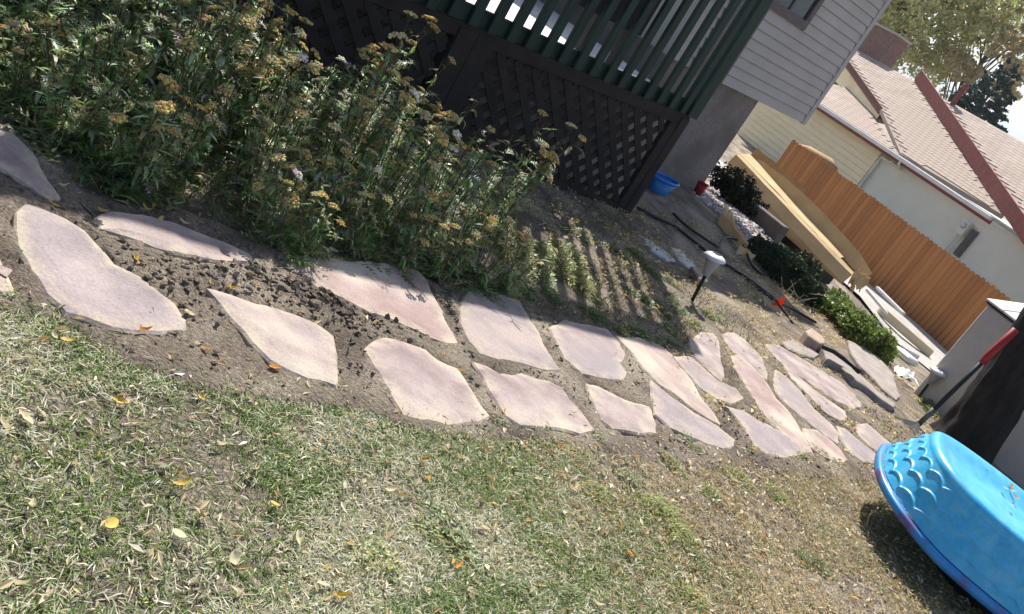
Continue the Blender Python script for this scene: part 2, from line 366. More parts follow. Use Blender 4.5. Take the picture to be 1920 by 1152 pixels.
# the bed of trodden soil that carries the stones
LAWN_PX = [(-150, 520), (0, 556), (90, 566), (150, 610), (230, 655), (330, 690), (440, 706), (560, 726), (640, 738), (740, 772), (850, 792), (1000, 798), (1150, 830), (1300, 848), (1420, 862), (1560, 882), (1640, 895), (1700, 890)]
BED_PX = [(-150, 190), (0, 240), (90, 300), (150, 370), (230, 388), (350, 405), (470, 455), (560, 478), (700, 500), (860, 545), (950, 565), (1020, 590), (1150, 630), (1280, 655)]
lg = [on_g(*p) for p in LAWN_PX]; LU = [uof(p.x, p.y) for p in lg]; LN = [nof(p.x, p.y) for p in lg]
bg_ = [on_g(*p) for p in BED_PX]; BU = [uof(p.x, p.y) for p in bg_]; BN = [nof(p.x, p.y) for p in bg_]
def lawn_n(u): return np.interp(u, LU, LN)
def bed_n(u): return np.interp(u, BU, BN)
us = np.arange(-1.0, 9.6, .04); ks = np.linspace(0, 1, 40); V = []
for u in us:
    a, b = float(lawn_n(u))-.18, float(bed_n(u) if u < 5.4 else np.interp(u, [5.4, 6.5, 9.6], [BN[-1], 2.9, 2.6]))+.1
    for k in ks: V.append(UN(u, a+(b-a)*k))
V = np.array(V); e = np.sin(np.tile(ks, len(us))*math.pi); e = np.clip(e*4, 0, 1)
V[:, 2] = gz(V[:, 0], V[:, 1]) + e*(.024+.022*(fbm(V[:, 0]*7, V[:, 1]*7, 21)-.5)+.020*(fbm(V[:, 0]*30, V[:, 1]*30, 5, 3)-.5)) - (1-e)*.03
V[:, 2] -= .035*in_stone(V[:, 0], V[:, 1], -.04)
nk = len(ks); ii = (np.arange(len(us)-1)[:, None]*nk+np.arange(nk-1)[None]).ravel()
PATH = struct(link('path', np_mesh('path', V, np.stack([ii, ii+nk, ii+nk+1, ii+1], 1), smooth=True), 'dirt'))
for i, ring in enumerate(RINGS):
    me = stone_mesh('flagstone', ring, .025+.006*random.random(), .06, 1.0, i*3.3, (random.uniform(-.012, .012), random.uniform(-.012, .012)))
    link('flagstone', me, ('flag', 'flag_b', 'flag_d', 'flag', 'flag_c')[(i*7) % 5], PATH)
# ---- far hills
V = []; T = []
for i in range(61):
    a = rad(-30+i*2.2); d = 3000; h = 66+95*float(fbm(i*.13, 3.3, 4))+16*float(vn(i*.9, 1, 2))
    if a > rad(40): h *= 1.0
    for k, (dd, hh) in enumerate(((d-900, -5), (d-350, h*.55), (d, h), (d+500, h*.6), (d+900, -5))):
        V.append((math.sin(a)*dd, math.cos(a)*dd, hh))
T = [(i*5+k, i*5+5+k, i*5+6+k, i*5+1+k) for i in range(60) for k in range(4)]
struct(link('hills', np_mesh('hills', V, T, smooth=True), 'hill'))

# ================================================================ HOUSE WITH DECK
ZB = EYE
NW, NL = 6.33, 5.13           # wall plane, lattice plane
hs = thing('house', UN(10.8, NW, float(gz(*UN(10.8, NW).xy))), 'house corner with pale grey lap siding above a rough stucco foundation', 'house')
SU0, SU1 = 8.62, 12.05; SZ0 = ZB-.695; EX = .122; NB = 18
mb = MB(); mb.un(SU0+.02, 10.8, NW+.06, 14, -1.4, SZ0+.01); mb.obj('foundation_wall', 'stucco', hs)
mb = MB(); mb.un(SU0+.01, SU1-.01, NW+.021, 14, SZ0, SZ0+NB*EX); mb.obj('wall', 'siding', hs)
WU0, WU1, WZ0, WZ1 = 9.72, 10.52, ZB+.40, ZB+1.55   # window opening
for i in range(NB):
    z0 = SZ0+i*EX+.006; z1 = SZ0+i*EX+EX
    segs = [(SU0, SU1-.07)]
    if z1 > WZ0-.09 and z0 < WZ1+.09: segs = [(SU0, WU0-.1), (WU1+.1, SU1-.07)]
    for (a, b) in segs:
        m = MB(); m.box8([UN(a, NW-.016, z0), UN(b, NW-.016, z0), UN(b, NW+.02, z0), UN(a, NW+.02, z0), UN(a, NW+.002, z1), UN(b, NW+.002, z1), UN(b, NW+.02, z1), UN(a, NW+.02, z1)])
        m.obj('siding_board', 'siding', hs)
m = MB(); m.un(SU1-.072, SU1+.01, NW-.022, NW+.03, SZ0-.01, SZ0+NB*EX); m.un(SU1+.0105, SU1+.03, NW-.022, NW+.08, SZ0-.01, SZ0+NB*EX); m.obj('corner_trim', 'trim', hs, bevel=.004)
wf = MB()
for a in ((WU0-.1, WU1+.1, WZ0-.1, WZ0), (WU0-.1, WU1+.1, WZ1, WZ1+.1), (WU0-.1, WU0, WZ0, WZ1), (WU1, WU1+.1, WZ0, WZ1)): wf.un(a[0], a[1], NW-.035, NW+.03, a[2], a[3])
wo = wf.obj('window', 'darktrim', hs)
m = MB(); m.un(WU0, WU1, NW-.004, NW+.01, WZ0, WZ1); m.obj('pane', 'glass', wo)
m = MB(); m.un(WU0+.36, WU0+.40, NW-.02, NW-.006, WZ0, WZ1); m.obj('sash', 'darktrim', wo)
ZE = SZ0+NB*EX
m = MB(); m.un(8.97, 9.70, NW-.03, NW+.02, SZ0+.002, SZ0+2.05); pdo = m.obj('patio_door', 'darktrim', hs)
m = MB(); m.un(9.06, 9.62, NW-.036, NW-.031, SZ0+.12, SZ0+1.95); m.obj('pane', 'glass', pdo)
m = MB(); m.box8([UN(SU0-.3, NW-.1, ZE), UN(SU1+.3, NW-.1, ZE), UN(SU1+.3, 14.3, ZE), UN(SU0-.3, 14.3, ZE), UN(SU0-.3, NW-.1, ZE+.14), UN(SU1+.3, NW-.1, ZE+.14), UN(SU1+.3, 10, ZE+1.0), UN(SU0-.3, 10, ZE+1.0)]); m.obj('roof', 'shingle', hs)

# ---- deck: slat screen, floor, lattice skirt
dk = thing('wooden_deck', UN(6, NL, float(gz(*UN(6, NL).xy))), 'raised wooden deck with dark green slat screen and brown lattice skirt', 'deck')
FZ = ZB-.92; DU0, DU1, DN1 = .4, 7.78, 8.9
zbot = lambda u: float(gz(*UN(u, NL).xy))
for i in range(25):
    n0 = NL+.08+i*.152; m = MB(); m.un(DU0, DU1 if n0 > NW-.1 and False else DU1, n0, n0+.144, FZ-.03, FZ); m.obj('floor_board', 'board', dk)
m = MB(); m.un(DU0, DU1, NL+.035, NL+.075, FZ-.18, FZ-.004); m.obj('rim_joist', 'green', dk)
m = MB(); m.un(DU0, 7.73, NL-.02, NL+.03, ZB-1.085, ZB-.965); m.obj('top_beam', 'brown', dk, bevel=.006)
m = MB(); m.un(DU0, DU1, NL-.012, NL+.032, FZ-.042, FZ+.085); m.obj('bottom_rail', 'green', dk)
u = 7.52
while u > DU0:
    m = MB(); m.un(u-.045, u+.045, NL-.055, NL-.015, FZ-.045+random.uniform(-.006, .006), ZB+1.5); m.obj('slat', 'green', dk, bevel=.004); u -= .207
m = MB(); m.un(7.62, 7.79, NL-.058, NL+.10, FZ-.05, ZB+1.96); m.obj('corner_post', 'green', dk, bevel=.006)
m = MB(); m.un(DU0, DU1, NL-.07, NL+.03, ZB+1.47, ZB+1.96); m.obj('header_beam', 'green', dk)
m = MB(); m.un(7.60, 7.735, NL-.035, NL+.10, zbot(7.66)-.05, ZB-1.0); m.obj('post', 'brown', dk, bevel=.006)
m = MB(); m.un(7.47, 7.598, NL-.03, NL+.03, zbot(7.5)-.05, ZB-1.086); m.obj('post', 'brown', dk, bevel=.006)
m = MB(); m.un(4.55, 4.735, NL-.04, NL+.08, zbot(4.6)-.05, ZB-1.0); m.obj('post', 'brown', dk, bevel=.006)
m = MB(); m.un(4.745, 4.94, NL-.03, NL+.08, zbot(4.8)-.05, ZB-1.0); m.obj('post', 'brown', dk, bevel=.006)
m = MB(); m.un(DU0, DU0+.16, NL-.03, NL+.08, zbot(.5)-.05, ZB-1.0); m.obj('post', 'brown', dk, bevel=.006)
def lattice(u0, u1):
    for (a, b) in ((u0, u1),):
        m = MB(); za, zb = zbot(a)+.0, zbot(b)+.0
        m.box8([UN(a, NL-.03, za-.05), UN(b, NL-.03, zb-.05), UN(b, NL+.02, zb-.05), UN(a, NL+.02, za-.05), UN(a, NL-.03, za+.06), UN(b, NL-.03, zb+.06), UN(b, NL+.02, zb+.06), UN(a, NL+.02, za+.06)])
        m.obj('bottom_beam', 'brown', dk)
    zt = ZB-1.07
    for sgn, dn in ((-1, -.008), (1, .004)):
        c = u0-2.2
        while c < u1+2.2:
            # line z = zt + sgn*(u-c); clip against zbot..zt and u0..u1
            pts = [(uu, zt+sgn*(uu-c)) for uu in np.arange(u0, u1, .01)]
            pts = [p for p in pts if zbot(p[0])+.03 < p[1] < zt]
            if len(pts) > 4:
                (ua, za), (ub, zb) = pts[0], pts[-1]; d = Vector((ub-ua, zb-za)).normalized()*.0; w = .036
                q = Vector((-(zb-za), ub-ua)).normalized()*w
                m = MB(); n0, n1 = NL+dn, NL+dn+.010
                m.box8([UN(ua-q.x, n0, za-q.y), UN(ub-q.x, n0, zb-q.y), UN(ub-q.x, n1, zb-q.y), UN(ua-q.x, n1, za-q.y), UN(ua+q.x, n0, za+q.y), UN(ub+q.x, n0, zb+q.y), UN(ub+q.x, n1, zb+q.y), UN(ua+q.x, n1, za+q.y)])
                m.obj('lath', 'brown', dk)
            c += .207
lattice(4.96, 7.46); lattice(1.6, 4.53)
m = MB(); m.un(DU0, 8.60, 8.95, 9.1, -1.2, FZ); m.obj('back_wall', 'stucco', dk)
m = MB(); m.un(DU0-.04, DU0, NL, 9.0, -1.2, FZ); m.obj('side_skirt', 'brown', dk)
# far railing: tight green boards
u = .5
while u < 7.7:
    m = MB(); m.un(u, u+.13, DN1+.02, DN1+.05, FZ, FZ+.55+.02*random.random()); m.obj('back_rail_board', 'green', dk); u += .14
# bench added behind the screen; its solid back blocks low sun and view
bn = thing('bench', UN(4, NL+.2, FZ), 'dark bench added behind the green slats, its solid back blocking low sun', 'bench')
m = MB(); m.un(1.0, 6.55, NL+.10, NL+.15, ZB-.52, ZB+.10); m.obj('sun_blocking_back', 'cloth', bn)
m = MB(); m.un(1.0, 6.55, NL+.155, NL+.62, ZB-.52, ZB-.46); m.obj('seat', 'cloth', bn)
for uu in (1.05, 3.7, 6.45):
    for nn in (NL+.16, NL+.56):
        m = MB(); m.un(uu, uu+.06, nn, nn+.06, FZ, ZB-.521); m.obj('leg', 'black', bn)
# covered grill on the deck by the house wall
gr = thing('grill', UN(8.0, 7.9, FZ), 'dark covered grill standing on the deck near the house wall', 'grill')
m = MB(); m.un(7.0, 7.7, 7.6, 8.3, FZ+.12, FZ+.95); m.obj('cover', 'cloth', gr, bevel=.06)
for (a, b) in ((7.05, 7.65), (7.58, 7.65), (7.05, 8.2), (7.58, 8.2)):
    m = MB(); m.un(a, a+.06, b, b+.06, FZ, FZ+.12); m.obj('leg', 'black', gr)

# ================================================================ NEIGHBOUR'S YARD
dr = MB(); dr.add([BM(4, 14.6, 0), BM(4, 17.95, 0), BM(22, 17.95, 0), BM(22, 14.6, 0)], [(0, 1, 2, 3)])
V = []; T = []
bs = np.linspace(3, 22, 40); ms = np.linspace(14.2, 17.9, 8)
for b in bs:
    for m_ in ms: p = BM(b, m_); V.append((p.x, p.y, float(gz(p.x, p.y))+.03))
T = [(i*8+k, i*8+k+1, i*8+9+k, i*8+8+k) for i in range(39) for k in range(7)]
struct(link('driveway', np_mesh('driveway', V, T), 'concrete'))
# ---- cedar fence
FM = 18.0; FT = EYE-1.74
fe = thing('fence', BM(13, FM, -1.85), 'orange brown cedar picket fence in front of the cream neighbouring house', 'fence')
pk = MB(); hw = .066; hh = 1.66
pk.box8([BM(-hw, -.009, 0), BM(-hw, .009, 0), BM(hw, .009, 0), BM(hw, -.009, 0), BM(-hw, -.009, hh-.04), BM(-hw, .009, hh-.04), BM(hw, .009, hh-.04), BM(hw, -.009, hh-.04)])
pk.box8([BM(-hw, -.009, hh-.0399), BM(-hw, .009, hh-.0399), BM(hw, .009, hh-.0399), BM(hw, -.009, hh-.0399), BM(-hw+.035, -.009, hh), BM(-hw+.035, .009, hh), BM(hw-.035, .009, hh), BM(hw-.035, -.009, hh)])
pmes = []
for k_, (c1_, c2_) in enumerate((((.30, .125, .042), (.41, .18, .062)), ((.34, .145, .05), (.45, .205, .074)), ((.25, .105, .038), (.36, .155, .056)))):
    me_ = pk.mesh('picket'); me_.materials.append(mat('cedar_board', c1_, c2_, 4, .8, .3, 50, stretch=(1, 1, .1), c3=(c1_[0]*.6, c1_[1]*.6, c1_[2]*.7), c3scale=5)); pmes.append(me_)
b = 17.6
while b > 7.6:
    o = link('picket', random.choice(pmes), 'fence', fe); o.location = BM(b, FM+random.uniform(-.004, .004), FT-hh+random.uniform(-.012, .012)); o.rotation_euler = (0, 0, random.uniform(-.02, .02)); b -= .1385
for z in (FT-.35, FT-1.3):
    m = MB(); m.bmx(7.5, 17.66, FM+.02, FM+.06, z, z+.09); m.obj('rail', 'fence', fe)
for b in (17.5, 15.1, 12.7, 10.3, 7.9):
    m = MB(); m.bmx(b-.045, b+.045, FM+.065, FM+.155, -2.1, FT-.05); m.obj('post', 'fence', fe)
# ---- neighbour house
EM, EZ = 24.0, EYE-.85; PT = (2.87-EZ)/5.3
nb = thing('neighbour_house', BM(19, EM+.3, -1.9), 'cream neighbouring house with pinkish shingle roof and maroon trim', 'house')
P0 = BM(18, EM, EZ); NRM = BM(1, 0).cross(BM(0, 1, PT)).normalized()
if NRM.z < 0: NRM = -NRM
def on_pl(px, py, p, n):
    d = ray(px, py); o = Vector((0, 0, EYE)); return o+d*((p-o).dot(n)/d.dot(n))
def bmz(p): return (BX*p.x+BY*p.y, MX*p.x+MY*p.y, p.z)
def rp(px, py): return on_pl(px, py, P0, NRM)
def roofz(m_): return EZ+(m_-EM)*PT
r_crease0 = rp(1690, 288); r_crease1 = rp(1653, 203); r_rake = rp(1585, 108); r_dtop = rp(1716, 152); r_dbot = rp(1884, 404)
RM = bmz(r_dtop)[1]
poly = [bmz(r_crease0)[:2], bmz(r_dbot)[:2], (bmz(r_dtop)[0], RM), (bmz(r_rake)[0]+1.0, RM), (bmz(r_rake)[0]+.9, RM-.2), bmz(r_rake)[:2], bmz(r_crease1)[:2]]
def inpoly(x, y, P):
    ins = False; j = len(P)-1
    for i in range(len(P)):
        if (P[i][1] > y) != (P[j][1] > y) and x < (P[j][0]-P[i][0])*(y-P[i][1])/(P[j][1]-P[i][1])+P[i][0]: ins = not ins
        j = i
    return ins
def slab(pl, zf, th):
    mb = MB(); n = len(pl); mb.v = [tuple(BM(b, m_, zf(b, m_)-th)) for b, m_ in pl]+[tuple(BM(b, m_, zf(b, m_))) for b, m_ in pl]
    mb.f = [tuple(range(n))[::-1], tuple(range(n, 2*n))]+[(i, (i+1) % n, (i+1) % n+n, i+n) for i in range(n)]
    me = mb.mesh('roof'); bm = bmesh.new(); bm.from_mesh(me); bmesh.ops.recalc_face_normals(bm, faces=bm.faces); bm.to_mesh(me); bm.free(); return me
zmain = lambda b, m_: roofz(m_)-.02
rf = link('roof', slab(poly, zmain, .12), 'shingle2', nb)
zlow = lambda b, m_: EZ-.02+(m_-EM)*(PT*.55)
bl = bmz(r_crease0)[0]
low = [(bl, EM), (bl+.02, EM+.1), (bmz(r_crease1)[0], bmz(r_crease1)[1]), (bmz(r_crease1)[0]-.2, RM-1.2), (bl+7, RM-1.2), (bl+7, EM)]
rl = link('lower_roof', slab(low, zlow, .12), 'shingle2', nb)
bd, bt = bmz(r_dbot), bmz(r_dtop)
r_ext = r_dbot+(r_dbot-r_dtop)*.16; be = bmz(r_ext)
RU = RM-1.25; bu = bt[0]+(bd[0]-bt[0])*1.25/(RM-bd[1])
up = [be[:2], (bd[0], bd[1]), (bu, RU), (bt[0]-16, RU), (bt[0]-16, be[1])]
zup = lambda b, m_: roofz(m_)+.40
ru = link('upper_roof', slab(up, zup, .10), 'shingle2', nb)
def shingles(pl, zf, b0, b1, m0, m1, parent, budget, pitch, sw=.30, ex=.21):
    me0 = MB(); sl_ = Vector((0, 0, 0)); dn = BM(0, 1, pitch).normalized(); nm = BM(1, 0).cross(dn); nm = nm if nm.z > 0 else -nm
    h = sw/2-.006; L = ex+.02
    me0.box8([BM(-h, 0)-nm*.01, BM(h, 0)-nm*.01, BM(h, 0)+dn*L-nm*.01, BM(-h, 0)+dn*L-nm*.01, BM(-h, 0)+nm*.014, BM(h, 0)+nm*.014, BM(h, 0)+dn*L+nm*.006, BM(-h, 0)+dn*L+nm*.006])
    bm = bmesh.new(); me = me0.mesh('shingle'); bm.from_mesh(me); bmesh.ops.recalc_face_normals(bm, faces=bm.faces); bm.to_mesh(me); bm.free()
    pos = []; r = 0; m_ = m0
    while m_ < m1:
        b = b0+(r % 2)*sw/2
        while b < b1:
            if all(inpoly(b+e1, m_+e2_, pl) for e1 in (-sw/2, sw/2) for e2_ in (.03, ex*.8)):
                p = BM(b, m_, zf(b, m_)+.012); q = project(p.x, p.y, p.z)
                vis = -40 < q[0] < 2000 and -60 < q[1] < 1152
                pos.append((0 if vis else 1, p.length, p))
            b += sw
        m_ += ex*.93; r += 1
    pos.sort(key=lambda t: t[:2]); rest = MB(); tv = [v.co.copy() for v in me.vertices]; tf = [tuple(f.vertices) for f in me.polygons]
    for k, (a, d_, p) in enumerate(pos):
        if k < budget:
            o = link('shingle', me, 'shingle' if me.materials else 'shingle', parent); o.location = p
        else: rest.add([v+p for v in tv], tf)
    if rest.v: stuff(rest.obj('shingle_field', 'shingle', parent))
shingles(poly, zmain, 13, 30, EM-.02, RM, rf, 180, PT)
shingles(low, zlow, 13, 30, EM-.02, RM-1.2, rl, 70, PT*.55, .34, .26)
shingles(up, zup, 5, 30, EM-1.4, RU, ru, 50, PT)
def band(p0, p1, h, t, name, m, dz=0):
    a, c = Vector(p0), Vector(p1); d = (c-a); s = Vector((d.y, -d.x, 0)).normalized()*t
    mb = MB(); mb.box8([a, c, c+s, a+s, a+Vector((0, 0, h)), c+Vector((0, 0, h)), c+s+Vector((0, 0, h)), a+s+Vector((0, 0, h))]); return mb.obj(name, m, nb)
band(r_ext, r_dtop, .44, -.05, 'fascia', 'maroon')
band(r_crease1+Vector((0, 0, -.22)), r_rake+Vector((0, 0, -.22)), .25, .05, 'fascia', 'maroon')
# gable wall under the small rake
def zr(t): return (r_crease1.lerp(r_rake, t))
m = MB(); a, c = zr(0), zr(1); ca, cc = bmz(a), bmz(c)
off = BM(0, .12)
m.add([BM(ca[0], ca[1], zlow(*ca[:2])-.1)+off, BM(cc[0], cc[1], zlow(*cc[:2])-.1)+off, c+Vector((0, 0, -.1))+off, a+Vector((0, 0, -.1))+off], [(0, 1, 2, 3)]); m.obj('gable_wall', 'cream', nb)
# gutter and fascia
bR = bd[0]-.05; bL = bl+7
m = MB(); m.bmx(bR, bL, EM-.13, EM-.005, EZ-.15, EZ-.02); g_ = m.obj('gutter', 'gutter', nb, bevel=.02)
m = MB(); m.bmx(bR, bL, EM-.14, EM-.12, EZ-.02, EZ+.0); m.obj('lip', 'grey', g_)
m = MB(); m.bmx(bR, bL, EM, EM+.04, EZ-.24, EZ-.10); m.obj('fascia', 'maroon', nb)
WM = EM+.32; bsp = 20.35
m = MB(); m.bmx(bsp, bL, WM+.03, WM+6, -2.0, EZ-.12); m.obj('wall', 'cream', nb)
m = MB(); m.bmx(9.0, bsp, WM+.12, WM+6, -2.0, EZ-.12); m.obj('wall', 'palewall', nb)
z = -1.95
while z < EZ-.14:
    m = MB(); m.box8([BM(bsp, WM-.025, z+.01), BM(bsp, WM+.028, z+.01), BM(bL, WM+.028, z+.01), BM(bL, WM-.025, z+.01), BM(bsp, WM+.012, min(z+.2, EZ-.12)), BM(bsp, WM+.028, min(z+.2, EZ-.12)), BM(bL, WM+.028, min(z+.2, EZ-.12)), BM(bL, WM+.012, min(z+.2, EZ-.12))]); m.obj('siding_board', 'cream', nb); z += .2
z = -1.95
while z < EZ-.14:
    m = MB(); z1 = min(z+.16, EZ-.12); m.box8([BM(9, WM+.092, z), BM(9, WM+.118, z), BM(bsp-.04, WM+.118, z), BM(bsp-.04, WM+.092, z), BM(9, WM+.108, z1), BM(9, WM+.118, z1), BM(bsp-.04, WM+.118, z1), BM(bsp-.04, WM+.108, z1)]); m.obj('siding_board', 'palewall', nb); z += .16
# downspout elbow, meter box with conduits, window
pd = bmz(at_m(1700, 312, WM))[0]
m = MB(); m.tube([BM(pd, EM-.06, EZ-.13), BM(pd, EM-.03, EZ-.25), BM(pd+.15, WM, EZ-.33), BM(bsp-.12, WM+.0, EZ-.36), BM(bsp-.1, WM+.0, EZ-.55), BM(bsp-.1, WM+.0, -1.9)], .045, 8); m.obj('downspout', 'palewall', nb, True)
pmx = at_m(1808, 428, WM); bb = bmz(pmx)
mbx = MB(); mbx.bmx(bb[0]-.14, bb[0]+.14, WM-.10, WM+.09, bb[2]-.22, bb[2]+.22); mo = mbx.obj('meter_box', 'palewall', nb, bevel=.015)
m = MB(); m.lathe(BM(bb[0], WM-.10, bb[2]+.06), [(.09, 0), (.09, .06), (.06, .09)], 14, -BM(0, 1)); m.obj('meter_dial', 'grey', mo)
for db in (.05, -.08):
    m = MB(); m.tube([BM(bb[0]+db, WM+.02, bb[2]-.2), BM(bb[0]+db, WM+.02, -1.9)], .02, 6); m.obj('conduit', 'grey', mo)
wn = MB(); wn.bmx(bb[0]-.42, bb[0]-.20, WM+.03, WM+.10, bb[2]-.75, bb[2]+.12); wo = wn.obj('window', 'darktrim', nb)
m = MB(); m.bmx(bb[0]-.39, bb[0]-.23, WM+.02, WM+.029, bb[2]-.7, bb[2]+.08); m.obj('pane', 'glass', wo)
# chimney, vent pipe
c4 = at_m(1655, 104, RM+.1); cz = bmz(c4)
chm = MB(); ct = at_m(1664, 58, RM+.1).z
chm.bmx(cz[0]-.05, cz[0]+1.6, RM+.1, RM+.9, EZ+1, ct); co = chm.obj('chimney', 'chimney', nb)
m = MB(); m.bmx(cz[0]-.12, cz[0]+1.67, RM+.03, RM+.97, ct, ct+.08); m.obj('chimney_cap', 'concrete', co)
vp = rp(1822, 215); vz = bmz(vp)
m = MB(); m.lathe(BM(vz[0], RU-.12, zup(0, RU-.12)-.03), [(.09, 0), (.09, .62), (.14, .64), (.14, .78), (.10, .84)], 10); m.obj('vent_pipe', 'maroon', nb)
# brown bundle behind the fence
p = at_m(1556, 312, FM+.5); q = bmz(p)
lgp = MB(); lgp.tube([BM(q[0]-.18, FM+.5, q[2]-.05), BM(q[0]+.1, FM+.5, q[2]+.02), BM(q[0]+.95, FM+.5, q[2]-.02), BM(q[0]+1.5, FM+.52, q[2]-.12)], [.13, .16, .13, .06], 10)
lt = thing('log', BM(q[0], FM+.5, -1.9), 'brown weathered log lying across stacked wood behind the fence top', 'log')
lgp.obj('bark', 'card2', lt, True)
m = MB(); m.bmx(q[0]-.1, q[0]+1.4, FM+.3, FM+.7, -1.95, q[2]-.13); m.obj('wood_stack', 'trunk', lt)

# ---- trees
def leafcloud(name, centers, count, size, cols, parent, m='leaf', flat=False):
    # centers: list of (x,y,z,rx,ry,rz); leaf-sized quads in clumps through the volume
    wts = np.array([c[3]*c[4]*c[5] for c in centers]); wts = wts/wts.sum(); VS = []; CS = []
    for c, wt in zip(centers, wts):
        k = max(3, int(count*wt)); ncl = max(3, k//22)
        d = RNG.normal(size=(ncl, 3)); d /= np.linalg.norm(d, axis=1)[:, None]; rr = RNG.random(ncl)**.45
        cl = d*rr[:, None]*np.array(c[3:6])+np.array(c[:3])
        idx = RNG.integers(0, ncl, k); pos = cl[idx]+RNG.normal(size=(k, 3))*np.array(c[3:6])*.12
        a = RNG.normal(size=(k, 3)); a /= np.linalg.norm(a, axis=1)[:, None]; b = np.cross(a, RNG.normal(size=(k, 3))); b /= np.linalg.norm(b, axis=1)[:, None]
        s = size*(.6+.8*RNG.random(k))[:, None]
        VS.append(np.stack([pos-a*s*.5, pos+b*s*.28+a*s*.05, pos+a*s*.5, pos-b*s*.28+a*s*.05], 1).reshape(-1, 3))
        tone = hsh(idx.astype(float), idx*1.7, 3)*.6+RNG.random(k)*.4
        cc = np.array(cols); f = tone*(len(cc)-1); i0 = np.clip(f.astype(int), 0, len(cc)-2); ff = (f-i0)[:, None]
        CS.append(np.repeat((cc[i0]*(1-ff)+cc[i0+1]*ff)*(.75+.5*RNG.random(k))[:, None], 4, 0))
    V = np.concatenate(VS); C = np.concatenate(CS); n = len(V)//4
    return link(name, np_mesh(name, V, np.arange(n*4).reshape(-1, 4), C), m, parent)
def tree(px, py, y, R, h0, label, cols, count, size, lobes, cat='tree'):
    c = at_y(px, py, y); base = Vector((c.x, c.y, float(gz(c.x, c.y))))
    t = thing('autumn_tree', base, label, cat)
    mb = MB(); mb.tube([base, base.lerp(c, .4)+Vector((.1, 0, 0)), c+Vector((0, 0, R*.4))], [R*.10, R*.07, R*.02], 8)
    rr = random.Random(5)
    cs = []
    for k in range(lobes):
        a = rr.uniform(0, 6.28); e = rr.uniform(-.75, 1.0); rad_ = R*rr.uniform(.45, .95)
        d = Vector((math.cos(a)*math.cos(e), math.sin(a)*math.cos(e), math.sin(e)))*rad_; q = c+d
        s0 = base.lerp(c, rr.uniform(.45, .95)); mb.tube([s0, s0.lerp(q, .55)+Vector((0, 0, .1*R)), q], [R*.014, R*.009, R*.004], 5)
        s = R*rr.uniform(.22, .40); cs.append((q.x, q.y, q.z, s, s, s*.8))
    mb.obj('trunk', 'trunk', t, True)
    leafcloud('crown', cs, count, size, cols, t)
    return t
YG = [(.38, .46, .16), (.50, .57, .22), (.62, .60, .28), (.56, .50, .26), (.44, .52, .22)]
tree(1700, -20, 66, 7.2, 0, 'tall yellow green autumn tree behind the shingle roof', YG, 36000, .30, 100)
tree(1850, 105, 64, 3.8, 0, 'thinner autumn tree with bare twigs to the right of the tall one', [(.42, .38, .18), (.55, .48, .24), (.52, .42, .24), (.40, .36, .18)], 6000, .30, 36)
c = at_y(1842, 195, 50); zb = float(gz(c.x, c.y)); ctop = at_y(1890, 112, 50).z
sp = thing('spruce_tree', (c.x, c.y, zb), 'dark blue green spruce rising behind the roof ridge', 'tree')
m = MB(); m.tube([(c.x, c.y, zb), (c.x, c.y, ctop)], [.22, .02], 7); m.obj('trunk', 'trunk', sp)
cs = []
for k in range(46):
    f = k/46; zz = ctop-(ctop-zb)*.62*f; r = .35+1.9*f**.7; a = k*2.4
    cs.append((c.x+math.cos(a)*r*.6, c.y+math.sin(a)*r*.6, zz, r*.42, r*.42, .26))
leafcloud('crown', cs, 16000, .22, [(.018, .045, .04), (.03, .07, .06), (.045, .09, .08)], sp, 'needle')
# tree seen past the deck
c = at_y(1225, -60, 17); tt = thing('leafy_tree', gpt(c.x, c.y), 'green tree glimpsed through the gaps of the slat screen', 'tree')
m = MB(); m.tube([gpt(c.x, c.y), c], [.12, .05], 7); m.obj('trunk', 'trunk', tt)
leafcloud('crown', [(c.x+random.uniform(-1, 1), c.y+random.uniform(-.7, .7), c.z+random.uniform(-.9, .9), .6, .6, .5) for k in range(9)], 3500, .12, [(.05, .09, .02), (.10, .15, .04), (.16, .19, .06)], tt)

# ================================================================ SHED, TRUNK, TOOLS
p = on_g(1712, 735); q = bmz(p); SB, SM_ = q[0], q[1]; SZ = bmz(at_m(1825, 549, SM_))[2]
sh = thing('garden_shed', p, 'low taupe plastic garden shed with pale seamed lid beside the tree trunk', 'shed')
m = MB(); m.bmx(SB-2.6, SB, SM_, SM_+1.3, p.z-.25, SZ-.0); m.obj('body', 'shed', sh, bevel=.015)
for k in range(1, 3):
    m = MB(); m.bmx(SB-2.6+k*.87-.012, SB-2.6+k*.87+.012, SM_-.008, SM_+.01, p.z-.2, SZ-.06); m.obj('wall_rib', 'shed', sh)
lz = lambda k: SZ+.02+k*.10
m = MB(); a, c_ = SB+.02, SB-2.62
m.box8([BM(a, SM_-.02, SZ), BM(c_, SM_-.02, SZ), BM(c_, SM_+1.35, SZ+.26), BM(a, SM_+1.35, SZ+.26), BM(a, SM_-.02, SZ+.02), BM(c_, SM_-.02, SZ+.02), BM(c_, SM_+1.35, SZ+.28), BM(a, SM_+1.35, SZ+.28)]); m.obj('lid_base', 'black', sh)
for k in range(11):
    b1 = SB+.035-k*.242; b0 = b1-.222; m = MB()
    m.box8([BM(b1, SM_-.035, SZ+.021), BM(b0, SM_-.035, SZ+.021), BM(b0, SM_+1.36, SZ+.282), BM(b1, SM_+1.36, SZ+.282), BM(b1, SM_-.035, SZ+.045), BM(b0, SM_-.035, SZ+.045), BM(b0, SM_+1.36, SZ+.306), BM(b1, SM_+1.36, SZ+.306)]); m.obj('lid_panel', 'lid', sh, bevel=.005)
